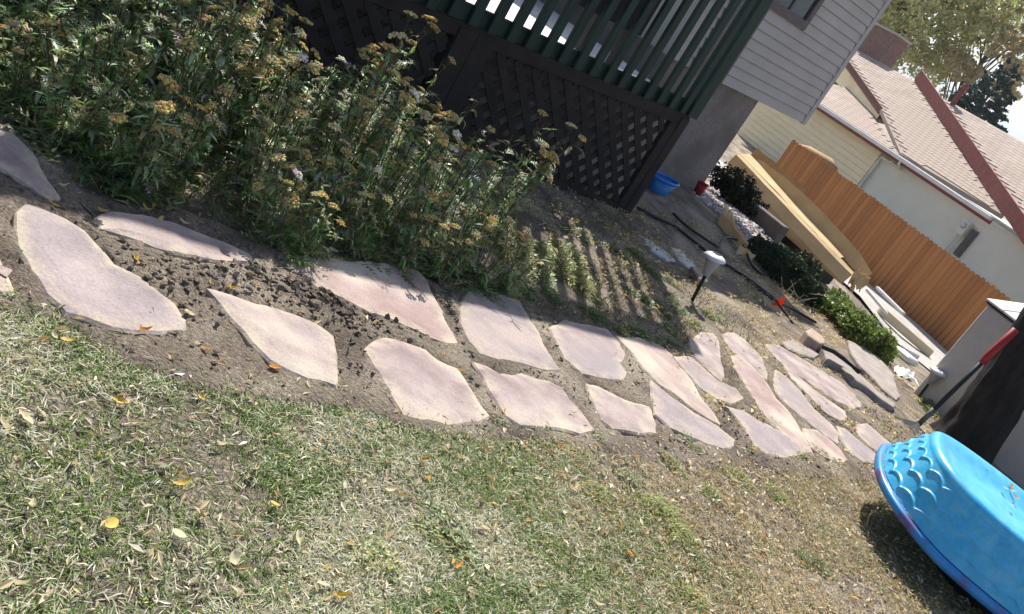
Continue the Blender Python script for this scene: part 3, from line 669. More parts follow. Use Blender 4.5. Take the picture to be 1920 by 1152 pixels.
# trunk of the big tree
tx, ty = 4.42, 8.65; tb = gpt(tx, ty)
tr = thing('tree', tb, 'thick dark tree trunk standing in front of the shed', 'tree')
V = []; T = []; K = 40; prof = [(-.15, .40, 0), (0, .33, 0), (.12, .28, 0), (.3, .26, .02), (.6, .24, .06), (.95, .23, .11), (1.4, .225, .18), (1.9, .22, .25), (2.5, .22, .32), (3.2, .2, .36)]
rows = []
for i in range(len(prof)-1):
    for s in range(6):
        t = s/6; rows.append([prof[i][k]*(1-t)+prof[i+1][k]*t for k in range(3)])
for (z, r, lean) in rows:
    for j in range(K):
        a = 2*math.pi*j/K; rr = r*(1+.10*(float(vn(j*.9, z*1.2, 4))-.5)+.14*(float(vn(j*1.3+40, z*7, 8))-.5)+.07*math.cos(a*5+z*.7))
        V.append((tb.x-lean+math.cos(a)*rr, tb.y+math.sin(a)*rr, tb.z+z))
T = [(i*K+j, i*K+(j+1) % K, (i+1)*K+(j+1) % K, (i+1)*K+j) for i in range(len(rows)-1) for j in range(K)]
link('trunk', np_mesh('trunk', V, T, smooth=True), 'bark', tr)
for (a, ln, r) in ((.3, 2.2, .11), (2.0, 2.0, .1), (3.9, 1.8, .09), (5.2, 2.4, .1)):
    s0 = Vector((tb.x-.36, tb.y, tb.z+3.1)); d = Vector((math.cos(a), math.sin(a), 1.3)).normalized()*ln
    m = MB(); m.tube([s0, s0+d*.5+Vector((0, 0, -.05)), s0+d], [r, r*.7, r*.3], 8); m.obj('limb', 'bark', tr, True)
# shovel
s0 = on_g(1716, 803); s1 = at_y(1840, 681, s0.y+.02); s2 = at_y(1905, 618, s0.y+.03)
shv = thing('shovel', s0, 'black handled shovel with red grip leaning against the dark trunk', 'shovel')
m = MB(); m.tube([s0+Vector((0, 0, .02)), s1], .022, 10); m.obj('handle', 'black', shv, True)
sm1 = s0.lerp(s1, .30); m = MB(); m.tube([s0+Vector((0, 0, .03)), sm1], .025, 10); m.obj('ferrule', 'darkmetal', shv, True)
m = MB(); m.tube([s1, s1.lerp(s2, .15), s2], [.024, .034, .034], 10); m.obj('grip', 'red', shv, True)
bl0, bl1, bl2 = on_g(1674, 781, .02), on_g(1722, 822, .02), s0+Vector((0, 0, .06))
m = MB(); nx_ = (bl1-bl0).cross(bl2-bl0).normalized()*.006
mid = bl0.lerp(bl1, .5)+Vector((0, 0, -.01))
m.add([bl0-nx_, mid-nx_, bl1-nx_, bl2-nx_, bl0+nx_, mid+nx_, bl1+nx_, bl2+nx_], [(0, 1, 3), (1, 2, 3), (4, 7, 5), (5, 7, 6), (0, 4, 5, 1), (1, 5, 6, 2), (2, 6, 7, 3), (3, 7, 4, 0)]); m.obj('blade', 'black', shv)

# ---- solar lights
def solar(base, top, sc, label):
    t = thing('solar_light', base, label, 'garden light', 'solar stake lights by the path')
    ax = (top-base); L = ax.length; ax.normalize()
    m = MB(); m.tube([base-ax*.05, base+ax*L*.58], .016*sc, 8); m.obj('stake', 'black', t, True)
    c = base+ax*L*.56
    m = MB(); m.lathe(c, [(.022*sc, 0), (.040*sc, .012*sc), (.036*sc, .03*sc), (.030*sc, .035*sc)], 16, ax); m.obj('collar', 'frost', t, True)
    m = MB(); m.lathe(c+ax*.033*sc, [(.036*sc, 0), (.050*sc, .05*sc), (.070*sc, .12*sc), (.074*sc, .135*sc)], 20, ax); m.obj('lamp_shade', 'frost', t, True)
    m = MB(); m.lathe(c+ax*.166*sc, [(.10*sc, 0), (.105*sc, .008*sc), (.085*sc, .03*sc), (.05*sc, .045*sc), (.0, .047*sc)], 20, ax, False); o = m.obj('cap', 'solar', t, True)
    m = MB(); q = ax.orthogonal().normalized(); q2 = ax.cross(q); m.obox(c+ax*.212*sc-q*.03*sc-q2*.03*sc, q*.06*sc, q2*.06*sc, ax*.004); m.obj('solar_panel', 'cloth', o)
b1 = on_g(1297, 565); solar(b1, at_y(1343, 478, b1.y), .95, 'nearer white solar stake light standing in sunlit soil by the house')
b2 = on_g(1722, 745); solar(b2, at_y(1757, 700, b2.y-.02), .95, 'farther silver capped solar stake light in front of the shed')
# ---- marking flag
f0 = on_g(1487, 607); f1 = at_y(1461, 573, f0.y-.05)
fl = thing('marking_flag', f0, 'small orange marking flag on a thin dark stake', 'flag')
m = MB(); m.tube([f0, f1, at_y(1454, 562, f0.y-.05)], .010, 6); m.obj('stake', 'black', fl)
fq = [at_y(1446, 572, f1.y), at_y(1465, 576, f1.y+.02), at_y(1474, 557, f1.y+.04), at_y(1460, 562, f1.y+.01)]
th_ = Vector((0, .003, 0)); m = MB(); m.add([v for v in fq]+[v+th_ for v in fq], [(0, 1, 2, 3), (7, 6, 5, 4), (0, 4, 5, 1), (1, 5, 6, 2), (2, 6, 7, 3), (3, 7, 4, 0)]); m.obj('pennant', 'orange', fl)

# ================================================================ BLUE POOL
pc = Vector((2.76, 4.87)); PR = .50; PHH = .31; PAX = Vector((.985, .17)); PL = .95
pb = gpt(pc.x+.42, pc.y+.08)
pool = thing('wading_pool', pb, 'bright blue plastic wading pool turned upside down on the lawn', 'wading pool')
def pw(a, r, h):   # oval pool outline, leaning so that its near right end sits lower
    d = Vector((math.cos(a), math.sin(a))); k = max(-1, min(1, d.dot(PAX)*1.6))
    k = k*(1.5-.5*k*k); q = pc+Vector((d.x*r, d.y*r*(1+.75*max(0, d.y))))+PAX*(PL/2*(k+1))*(min(1, r/.25))+PAX*PL/2*(1-min(1, r/.25))
    z = float(gz(q.x, q.y))+.28-.12*(q.x-2.3)+.10*(q.y-4.6)
    return Vector((q.x, q.y, z+h))
qs = Matrix.Identity(3)
ARC = [0.0]
for j in range(420): ARC.append(ARC[-1]+(pw(2*math.pi*(j+1)/420, PR, 0)-pw(2*math.pi*j/420, PR, 0)).length)
NS = round(ARC[-1]/.165); K = 520
ANG = np.interp(np.linspace(0, ARC[-1], K+1), ARC, np.linspace(0, 2*math.pi, 421))
def scale_relief(j, t):
    # fish scales moulded into the wall: staggered round tongues with raised outlines
    sx = j/K*NS; sy = t*PHH*1.1/.115
    best = 9
    for row in (math.floor(sy)-1, math.floor(sy), math.floor(sy)+1):
        o = .5*(row % 2)
        cx = round(sx-o)+o; d = math.hypot((sx-cx), (sy-row)*.80)
        if sy >= row-.05: best = min(best, abs(d-.56))
    return math.exp(-(best/.05)**2)
prof = []
for i in range(61): prof.append(('w', i/60))
for i in range(1, 9): prof.append(('c', i/8))
for i in range(1, 22): prof.append(('b', i/21))
V = []
for kind, t in prof:
    for j in range(K):
        a = float(ANG[j])
        if kind == 'w': r = PR-.02-.115*t; h = t*(PHH-.05); d = .010*scale_relief(j, t)*min(1, (1-t)*6, t*8+.2); r += d; h += d*.3
        elif kind == 'c': q = t*math.pi/2*.95; r = PR-.135-.05*math.sin(q)**1-.0+.0; r = PR-.135-.05*(1-math.cos(q)); h = PHH-.05+.05*math.sin(q)
        else:
            r = (PR-.185)*(1-t); e = sm(np.array(t*2.6)); h = PHH-.002-.045*float(e)+.012*(float(fbm(math.cos(a)*r*4+9, math.sin(a)*r*4, 2))-.5)+.004*math.sin(r*60)*(.3 < t < .8)
        V.append(pw(a, max(r, .001), h))
T = [(i*K+j, i*K+(j+1) % K, (i+1)*K+(j+1) % K, (i+1)*K+j) for i in range(len(prof)-1) for j in range(K)]
MAT['pool'] = mat('pool_plastic', (.035, .37, .66), (.07, .45, .73), 9, .34, .10, 40, spec=.5, c3=(.11, .47, .73), c3scale=11, grain=.12, gscale=60)
MAT['pool_rim'] = mat('pool_rim_print', (.02, .20, .52), (.03, .26, .60), 5, .4, spec=.5, c3=(.10, .06, .20), c3scale=6)
link('shell', np_mesh('shell', V, T, smooth=True), 'pool', pool)
V = []; rp_ = [(PR-.018, -.004), (PR-.004, -.006), (PR+.010, -.010), (PR+.018, -.024), (PR+.016, -.052), (PR+.010, -.054), (PR+.010, -.028), (PR-.0, -.020), (PR-.018, -.018)]
for r, h in rp_:
    for j in range(K): V.append(pw(2*math.pi*j/K, r, h))
T = [(i*K+j, i*K+(j+1) % K, (i+1)*K+(j+1) % K, (i+1)*K+j) for i in range(len(rp_)-1) for j in range(K)]
link('rim', np_mesh('rim', V, T, smooth=True), 'pool_rim', pool)
a0 = math.atan2(5.06-pc.y, 2.22-pc.x)
hp = [on_g(1672, 925, .25), on_g(1655, 893, .27), on_g(1649, 868, .28), on_g(1654, 852, .29), on_g(1668, 844, .30), on_g(1684, 844, .30), on_g(1703, 852, .29)]
hd = []
for i in range(len(hp)-1):
    p0, p1, p2, p3 = hp[max(i-1, 0)], hp[i], hp[i+1], hp[min(i+2, len(hp)-1)]
    for s in range(5):
        t = s/5; hd.append(.5*((2*p1)+(p2-p0)*t+(2*p0-5*p1+4*p2-p3)*t*t+(3*p1-p0-3*p2+p3)*t**3))
V = []
for i, p in enumerate(hd):
    d = (p-Vector((pc.x, pc.y, p.z))).normalized(); V += [p+Vector((0, 0, .022)), p+d*.010+Vector((0, 0, .018)), p+d*.010-Vector((0, 0, .022)), p-Vector((0, 0, .026))]
T = [(i*4+k, i*4+(k+1) % 4, i*4+4+(k+1) % 4, i*4+4+k) for i in range(len(hd)-1) for k in range(4)]
link('handle', np_mesh('handle', V, T, smooth=True), 'pool_rim', pool)
# tyres under the pool
for lev in range(2):
    V = []
    for i in range(40):
        a = 2*math.pi*i/40
        for j in range(12):
            b = 2*math.pi*j/12; V.append(pb+Vector((math.cos(a)*(.25+.09*math.cos(b)), math.sin(a)*(.25+.09*math.cos(b)), .105+lev*.21+.11*math.sin(b))))
    T = [(i*12+j, ((i+1) % 40)*12+j, ((i+1) % 40)*12+(j+1) % 12, i*12+(j+1) % 12) for i in range(40) for j in range(12)]
    tag(link('tyre', np_mesh('tyre', V, T, smooth=True), 'black'), ['black tyre lying on the lawn under the blue pool', 'upper black tyre hidden inside the overturned blue pool'][lev], 'tyre', 'tyres under the pool')

# ================================================================ CLUTTER BESIDE THE HOUSE
def sheet(name, A, B, offs, m, parent, nseg=24, warp=.02, th=.006, seed=1):
    # a folded sheet: cross-section offsets (list of vectors) swept from A to B with warping
    V = []; k = len(offs); A, B = Vector(A), Vector(B)
    for i in range(nseg+1):
        t = i/nseg; c = A.lerp(B, t)
        for j, o in enumerate(offs):
            o = o(t) if callable(o) else Vector(o)
            wv = Vector((float(vn(t*7+j*3, seed, 1))-.5, float(vn(t*6+j*5, seed, 2))-.5, float(vn(t*8+j*2, seed, 3))-.5))*warp*2
            V.append(c+o+wv)
    T = [(i*k+j, i*k+k+j, i*k+k+j+1, i*k+j+1) for i in range(nseg) for j in range(k-1)]
    o = link(name, np_mesh(name, V, T), m, parent); md = o.modifiers.new('thick', 'SOLIDIFY'); md.thickness = th; return o
A_ = at_y(1382, 292, 15.2); B_ = at_y(1598, 516, 13.6)
cb = thing('cardboard_box', B_, 'long flattened tan cardboard box lying crumpled in front of the cedar fence', 'cardboard box')
ax = (B_-A_).normalized(); side = Vector((-ax.y, ax.x, 0)).normalized()      # away from camera
upv = Vector((0, 0, 1))
sheet('front_panel', A_, B_, [lambda t: upv*(-.20-.12*min(1, t*5, (1-t)*2.2))-side*.05, lambda t: upv*(-.16)-side*.12, upv*.0-side*.03, upv*.035+side*.05], 'card', cb, 12, .010, seed=3)
sheet('top_panel', A_, A_.lerp(B_, .88), [upv*.040+side*.052, lambda t: upv*(.095-.03*t)+side*(.32-.14*t)], 'card', cb, 10, .006, seed=5)
A2 = A_.lerp(B_, .06)+upv*.06+side*.34; B2 = B_+ax*.12+side*.22+upv*.03
sheet('back_flap', A2, B2, [lambda t: upv*.0, lambda t: upv*(.05+.10*min(1, t*3))+side*.03, lambda t: upv*(.08+.15*min(1, t*2.5, (1-t)*4+.4))+side*.05], 'card', cb, 9, .012, seed=8)
A3 = at_y(1408, 292, 16.2); B3 = at_y(1500, 372, 15.3)
sheet('loose_flap', A3, B3, [upv*-.10, upv*.04, upv*.16+side*.04], 'card2', cb, 10, .015, seed=11)
E1 = B_+upv*.02
sheet('end_flap', E1-side*.06+ax*.0, E1+ax*.20+side*.16+upv*.02, [upv*-.14, upv*.02, upv*.10], 'card', cb, 8, .035, seed=14)
sheet('end_flap', E1+side*.02, E1+ax*.14-side*.04-upv*.14, [upv*-.08+side*.06, upv*.05], 'card', cb, 6, .03, seed=17)
m = MB(); q0 = A_.lerp(B_, .12)+side*.08; q1 = A_.lerp(B_, .85)+side*.08; gq = min(float(gz(q0.x, q0.y)), float(gz(q1.x, q1.y)))-.05
m.box8([Vector((q0.x, q0.y, gq)), Vector((q1.x, q1.y, gq)), Vector((q1.x, q1.y, gq))+side*.5, Vector((q0.x, q0.y, gq))+side*.5, q0-upv*.30, q1-upv*.22, q1-upv*.22+side*.5, q0-upv*.30+side*.5]); solo('wood_pile', m, 'bark', 'dark stack of old wood carrying the long cardboard box', 'wood pile')
# second smaller torn carton near the gravel
a, b = on_g(1352, 402, .12), on_g(1398, 462, .06)
c2 = thing('torn_carton', b, 'small torn brown carton lying beside the pale gravel by the house corner', 'cardboard box')
ax2 = (b-a).normalized(); s2_ = Vector((-ax2.y, ax2.x, 0)).normalized()
sheet('panel', a, b, [upv*-.10-s2_*.08, upv*.03-s2_*.04, upv*.06+s2_*.05], 'card2', c2, 10, .02, seed=21)
sheet('flap', a+upv*.06, a.lerp(b, .45)+upv*.07, [s2_*.05, s2_*.16+upv*.05], 'card', c2, 8, .02, seed=23)
a, b = on_g(1385, 470, .05), on_g(1412, 488, .03)
tag(sheet('paper_scrap', a, b, [upv*-.03, upv*.06+Vector((0, .05, 0))], 'card', None, 5, .02, seed=31), 'crumpled pale paper scrap lying by the black hose coil', 'paper')
# gravel patch
gpts = [on_g(*p) for p in ((1300, 385), (1335, 362), (1440, 425), (1445, 450), (1400, 450), (1340, 412))]
G0 = on_g(1350, 395); mbv = []; T = []
cx = [p.x for p in gpts]; cy = [p.y for p in gpts]
ico = bmesh.new(); bmesh.ops.create_icosphere(ico, subdivisions=1, radius=1); iv = np.array([v.co[:] for v in ico.verts]); it = np.array([[v.index for v in f.verts] for f in ico.faces]); ico.free()
def rubble(name, P, S, C, m, parent=None, flat=.6):
    n = len(P); k = len(iv)
    Rm = RNG.normal(size=(n, 3, 3))*.18+np.eye(3); V = np.einsum('nij,kj->nki', Rm, iv)*(1+1.1*(RNG.random((n, k, 1))-.5))
    V = V*S[:, None, None]*np.array([1, 1, flat]); V = V+P[:, None, :]
    T = (it[None]+(np.arange(n)*k)[:, None, None]).reshape(-1, 3)
    return link(name, np_mesh(name, V.reshape(-1, 3), T, np.repeat(C, k, 0)), m, parent)
n = 5200; gx = RNG.uniform(min(cx), max(cx)+.6, n); gy = RNG.uniform(min(cy)-.2, max(cy), n)
px_, py__ = project(gx, gy, gz(gx, gy)); k_ = (px_ > 1296) & (px_ < 1450) & (py__ > 345) & (py__ < 470) & (gy > 11.8)
P = np.stack([gx, gy, gz(gx, gy)+.005], 1)[k_]; cc = .35+.45*RNG.random(len(P)); C = np.stack([cc, cc*.9, cc*.87], 1)
MAT['stone_attr'] = mat('pebble', (.4, .4, .4), attr='col', rough=.9)
o = stuff(rubble('gravel', P, .014+.014*RNG.random(len(P)), C, 'stone_attr')); o['label'] = 'pale sunlit gravel bed at the house corner'
# low retaining wall and vinyl planks behind the gravel
a, b = on_g(1352, 362, 0), on_g(1470, 448, 0)
d = (b-a); d.z = 0; L = d.length; d.normalize(); s_ = Vector((-d.y, d.x, 0))
a = at_y(1352, 362, 13.9); b = at_y(1462, 436, 13.0); WTOP = max(a.z, b.z)+.10; a.z = b.z = min(float(gz(a.x, a.y)), float(gz(b.x, b.y)))
d = b-a; s_ = Vector((-d.y, d.x, 0)).normalized()
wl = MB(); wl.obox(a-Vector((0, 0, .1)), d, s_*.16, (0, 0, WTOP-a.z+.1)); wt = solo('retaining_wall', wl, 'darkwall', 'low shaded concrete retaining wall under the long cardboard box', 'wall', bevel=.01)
for i, (dz, n0, off) in enumerate(((.001, .0, 0), (.033, .05, .12), (.065, .02, .3))):
    q = on_g(1402+off*10, 393, .005+dz); q2 = on_g(1470+off*10, 441, .005+dz); m = MB(); dd_ = q2-q; ss_ = Vector((-dd_.y, dd_.x, 0)).normalized(); m.obox(q+ss_*n0, dd_, ss_*.12, (0, 0, .03))
    solo('vinyl_plank', m, 'white' if i != 1 else 'grey', ['lowest', 'middle grey', 'topmost'][i]+' plank of the small pile under the cardboard', 'plank', 'planks piled under the cardboard', bevel=.004)
# blue tub and red cup by the foundation
p = on_g(1232, 372); p = UN(9.55, NW-.28, 0); p.z = float(gz(p.x, p.y))
p = at_n(1204, 402, NW-.5); p.z = float(gz(p.x, p.y))
tb_ = thing('plastic_tub', p, 'blue plastic tub behind the lattice corner by the foundation', 'tub')
m = MB(); V = []
for r, z in ((.20, 0), (.27, .20)): 
    pass
prof_ = [(.20, 0), (.30, .22)]
m = MB(); k = 28
for r, z in ((.12, .0), (.175, .17), (.165, .17), (.11, .02)):
    for j in range(k):
        a_ = 2*math.pi*j/k; v = UN(math.cos(a_)*r*1.35, math.sin(a_)*r*.8, z); m.v.append(tuple(p+v))
for i in range(3):
    for j in range(k): m.f.append((i*k+j, i*k+(j+1) % k, (i+1)*k+(j+1) % k, (i+1)*k+j))
m.f.append(tuple(3*k+j for j in range(k))); m.obj('body', 'blue', tb_, True)
m = MB(); m.tube([p+UN(math.cos(2*math.pi*j/28)*.175*1.35, math.sin(2*math.pi*j/28)*.175*.8, .172) for j in range(29)], .018, 8); m.obj('rim', 'blue', tb_, True)
p = at_n(1287, 392, NW-.16); p.z = float(gz(p.x, p.y))
rc = thing('red_cup', p, 'small red plastic cup on the ground by the stucco foundation', 'cup')
m = MB(); m.lathe(p, [(.055, 0), (.075, .17), (.068, .17), (.05, .02)], 16); m.obj('body', 'red', rc, True)
m = MB(); m.tube([p+Vector((math.cos(2*math.pi*j/16)*.076, math.sin(2*math.pi*j/16)*.076, .17)) for j in range(17)], .008, 6); m.obj('rim', 'red', rc, True)
# black hose with a loose coil
def hose(pxs, label, r=.018, h=.03, wob=0):
    pts = [on_g(x, y, h) for x, y in pxs]; P = []
    for i in range(len(pts)-1):
        p0, p1, p2, p3 = pts[max(i-1, 0)], pts[i], pts[i+1], pts[min(i+2, len(pts)-1)]
        for s in range(8):
            t = s/8; P.append(.5*((2*p1)+(p2-p0)*t+(2*p0-5*p1+4*p2-p3)*t*t+(3*p1-p0-3*p2+p3)*t**3))
    m = MB(); m.tube(P+[pts[-1]], r, 7); return solo('hose', m, 'black', label, 'hose', 'black hoses by the house', True)
hose([(1195, 390), (1230, 408), (1265, 425), (1300, 452), (1335, 480), (1370, 502), (1405, 525), (1440, 552), (1452, 560)], 'black hose running straight from the lattice corner past the lamp')
hose([(1262, 400), (1280, 418), (1310, 440), (1345, 462), (1352, 455), (1362, 446), (1385, 452), (1400, 475), (1412, 500), (1432, 515), (1440, 505), (1425, 490)], 'black hose bent into a loose loop behind the lamp', .016, .05)
hose([(1405, 528), (1425, 545), (1460, 568), (1490, 582), (1530, 605)], 'short black hose end trailing toward the green shrub', .014)
# two pale slabs half in shade
for i, (poly_, h) in enumerate((([(1206, 437), (1222, 444), (1258, 470), (1272, 485), (1255, 482), (1225, 462)], .045), ([(1262, 458), (1280, 464), (1305, 488), (1312, 502), (1296, 498), (1276, 482)], .04))):
    ring = [on_g(x, y, h) for x, y in poly_]
    o = link('stone_slab', stone_mesh('stone_slab', ring, h-.03, .05, .4, 40+i), 'paleslab'); tag(o, ['pale flat slab nearest the lattice corner', 'pale flat slab just left of the white solar light'][i], 'stone slab', 'pale slabs by the hose')
ring = [on_g(x, y, .06) for x, y in ((1296, 500), (1308, 502), (1330, 522), (1326, 530), (1310, 524))]
tag(link('red_brick', stone_mesh('red_brick', ring, .07, .05, .3, 51), 'rock'), 'reddish paving block lying behind the white solar light stake', 'brick')
# raised grey edging slabs right of the path
def slab_px(cv, poly_, h, th, lab, m='slab', seed=0):
    ring = [on_g(*cv(p), h) for p in poly_]; o = link('edging_stone', stone_mesh('edging_stone', ring, h, th, .8, seed), m); return tag(o, lab, 'stone slab', 'grey edging stones beyond the path')
slab_px(c5, [(10, 470), (60, 590), (200, 670), (320, 790), (430, 855), (560, 965), (720, 1070), (740, 1040), (600, 950), (500, 850), (370, 725), (200, 580), (90, 480)], .085, .2, 'long grey edging stone with a dark shaded front face', 'slab', 61)
slab_px(c5, [(260, 400), (420, 470), (560, 570), (700, 720), (775, 960), (740, 995), (600, 890), (520, 790), (400, 680), (300, 540)], .05, .2, 'broad flat grey stone between the shrub and the long edging stone', 'slab', 63)
slab_px(cC, [(1050, 235), (1110, 215), (1190, 260), (1260, 300), (1230, 320), (1150, 300), (1090, 275)], .03, .15, 'low grey stone at the upper end of the path edging', 'slab', 65)
ring = [on_g(*cC(p), .10) for p in [(1180, 175), (1215, 160), (1280, 215), (1290, 240), (1262, 250), (1195, 205)]]
tag(link('rock', stone_mesh('rock', ring, .11, .15, .8, 67), 'rock'), 'brown angular rock between the flag and the edging stones', 'rock')
m = MB(); m.tube([on_g(*c5(p), .16) for p in ((20, 478), (120, 520), (220, 590), (310, 660), (370, 722))], .022, 7); solo('pipe', m, 'black', 'short black pipe lying on the edging stones', 'pipe', smooth=True)
# scrap along the fence side
def bar(p0, p1, wv, hv, m, name, lab, cat, group='scrap beside the fence'):
    mb = MB(); d = p1-p0; s = Vector((-d.y, d.x, 0)).normalized(); mb.obox(p0, d, s*wv, (0, 0, hv)); return solo(name, mb, m, lab, cat, group, bevel=min(wv, hv)*.15)
bar(on_g(1645, 588, .02), on_g(1742, 672, .02), .10, .16, 'lumber', 'lumber_beam', 'long weathered tan beam lying behind the green shrub', 'beam')
bar(on_g(1622, 545, .18), on_g(1662, 592, .18), .09, .05, 'white', 'white_board', 'white board propped at the end of the cardboard box', 'board')
bar(on_g(1640, 540, .22), on_g(1690, 590, .16), .10, .06, 'grey', 'metal_channel', 'blue grey metal channel beside the white board', 'metal bar')
bar(on_g(1652, 540, .10), on_g(1690, 568, .12), .20, .03, 'white', 'white_rack', 'white wire panel lying against the cedar fence', 'panel')
fb = MB(); a = on_g(1668, 655, 0); d = on_g(1697, 680, 0)-a; s = Vector((-d.y, d.x, 0)).normalized(); fb.obox(a, d, s*.20, (0, 0, .10)); solo('foam_block', fb, 'white', 'white foam block lying on the ground left of the shed', 'block', bevel=.02)
fb = MB(); a = on_g(1692, 668, 0); d = on_g(1716, 680, 0)-a; s = Vector((-d.y, d.x, 0)).normalized(); fb.obox(a, d, s*.12, (0, 0, .13)); solo('tin_can', fb, 'grey', 'small grey metal box next to the foam block', 'box', bevel=.015)
a, b = on_g(1678, 696, .03), on_g(1712, 712, .03)
tag(sheet('plastic_sheet', a, b, [Vector((0, -.03, 0)), Vector((.02, .10, .05)), Vector((.02, .22, .02))], 'white', None, 8, .03, .004, 41), 'crumpled white plastic sheet at the foot of the shed', 'plastic sheet')
m = MB(); m.tube([on_g(1680, 704, .02), on_g(1700, 720, .02), on_g(1722, 735, .02), on_g(1724, 730, .06), on_g(1716, 712, .08), on_g(1704, 704, .05)], .010, 6); solo('white_hose', m, 'white', 'thin white tubing looped on the ground before the shed', 'hose', smooth=True)

# ================================================================ VEGETATION
# ---- yarrow and other plants of the bed: meshes built once, plants copied
def ribbon(VS, TS, CS, p, d, L, w, curl, col, nseg=4):
    # a curling leaf blade starting at p in direction d
    d = d.normalized(); s = d.cross(Vector((0, 0, 1)));
    if s.length < .05: s = Vector((1, 0, 0))
    s.normalize(); k = len(VS); q = p.copy(); ax = s
    for i in range(nseg+1):
        t = i/nseg; ww = w*(math.sin(math.pi*min(.98, .12+t*.88)))
        VS += [tuple(q-s*ww*.5), tuple(q+s*ww*.5)]; f = .85+.3*t; CS += [tuple(c*f for c in col)]*2
        d = (Quaternion(ax, -curl/nseg) @ d); q = q+d*(L/nseg)
    for i in range(nseg): TS.append((k+i*2, k+i*2+1, k+i*2+3, k+i*2+2))
    return q
def pinnate(VS, TS, CS, p, d, L, col, rr, curl):
    # feathery leaf: rachis with short side leaflets
    d = d.normalized(); s = d.cross(Vector((0, 0, 1)))
    if s.length < .05: s = Vector((1, 0, 0))
    s.normalize(); q = p.copy(); ax = s; n = 7
    ribbon(VS, TS, CS, p, d, L, L*.05, curl, col, 4)
    for i in range(n):
        t = (i+1)/n; d = Quaternion(ax, -curl/n) @ d; q = q+d*(L/n); ll = L*.30*math.sin(math.pi*(.15+.8*t))
        for sg in (-1, 1):
            e = (s*sg+d*.6+Vector((0, 0, rr.uniform(-.3, .3)))).normalized()*ll; w = d*(L*.035); k = len(VS)
            VS += [tuple(q-w), tuple(q+w), tuple(q+e)]; c = tuple(x*rr.uniform(.8, 1.2) for x in col); CS += [c]*3; TS.append((k, k+1, k+2, k+2))
def mesh_from(name, VS, TS, CS, m):
    T4 = [t for t in TS if len(set(t)) == 4]; T3 = [t[:3] for t in TS if len(set(t)) == 3]
    me = bpy.data.meshes.new(name); me.from_pydata(VS, [], T4+T3)
    a = me.attributes.new('col', 'FLOAT_COLOR', 'POINT'); C4 = np.ones((len(VS), 4), np.float32); C4[:, :3] = CS; a.data.foreach_set('color', C4.ravel())
    me.materials.append(MAT[m]); me.update(); return me
def head_mesh(seed, pal, R=.036):
    rr = random.Random(seed); P = []; S = []
    for i in range(26):
        r = R*math.sqrt((i+.5)/26); a = i*2.4; P.append((r*math.cos(a)+rr.uniform(-.003, .003), r*math.sin(a)+rr.uniform(-.003, .003), .010*(1-(r/R)**2)+rr.uniform(-.004, .004))); S.append(rr.uniform(.0055, .0085))
    P = np.array(P); S = np.array(S); C = np.array([[x*rr.uniform(.7, 1.3) for x in rr.choice(pal)] for _ in P]); n = len(P); k = len(iv)
    V = iv[None]*S[:, None, None]*np.array([1, 1, .8])+P[:, None, :]; T = (it[None]+(np.arange(n)*k)[:, None, None]).reshape(-1, 3)
    # little stalks gathering below
    V = V.reshape(-1, 3).tolist(); T = T.tolist(); C = np.repeat(C, k, 0).tolist()
    for p in P[::3]:
        b = len(V); V += [[p[0]-.0012, p[1], p[2]], [p[0]+.0012, p[1], p[2]], [0, 0, -.045]]; C += [[.10, .12, .06]]*3; T.append([b, b+1, b+2])
    me = np_mesh('flower_head', np.array(V), np.array(T), np.array(C)); me.materials.append(MAT['bloom']); return me
TAN = [(.44, .30, .12), (.52, .38, .16), (.34, .22, .09)]; OCH = [(.52, .33, .09), (.44, .27, .08), (.55, .40, .16)]; PALE = [(.54, .42, .21), (.46, .35, .16), (.58, .48, .26)]; WHT = [(.74, .70, .60), (.66, .62, .52)]
HEADS = [head_mesh(1, TAN), head_mesh(2, OCH), head_mesh(3, PALE), head_mesh(4, TAN, .028), head_mesh(5, WHT, .026)]
GREENS = [(.18, .26, .08), (.28, .37, .12), (.40, .47, .19), (.50, .56, .29), (.12, .19, .06), (.62, .66, .45)]
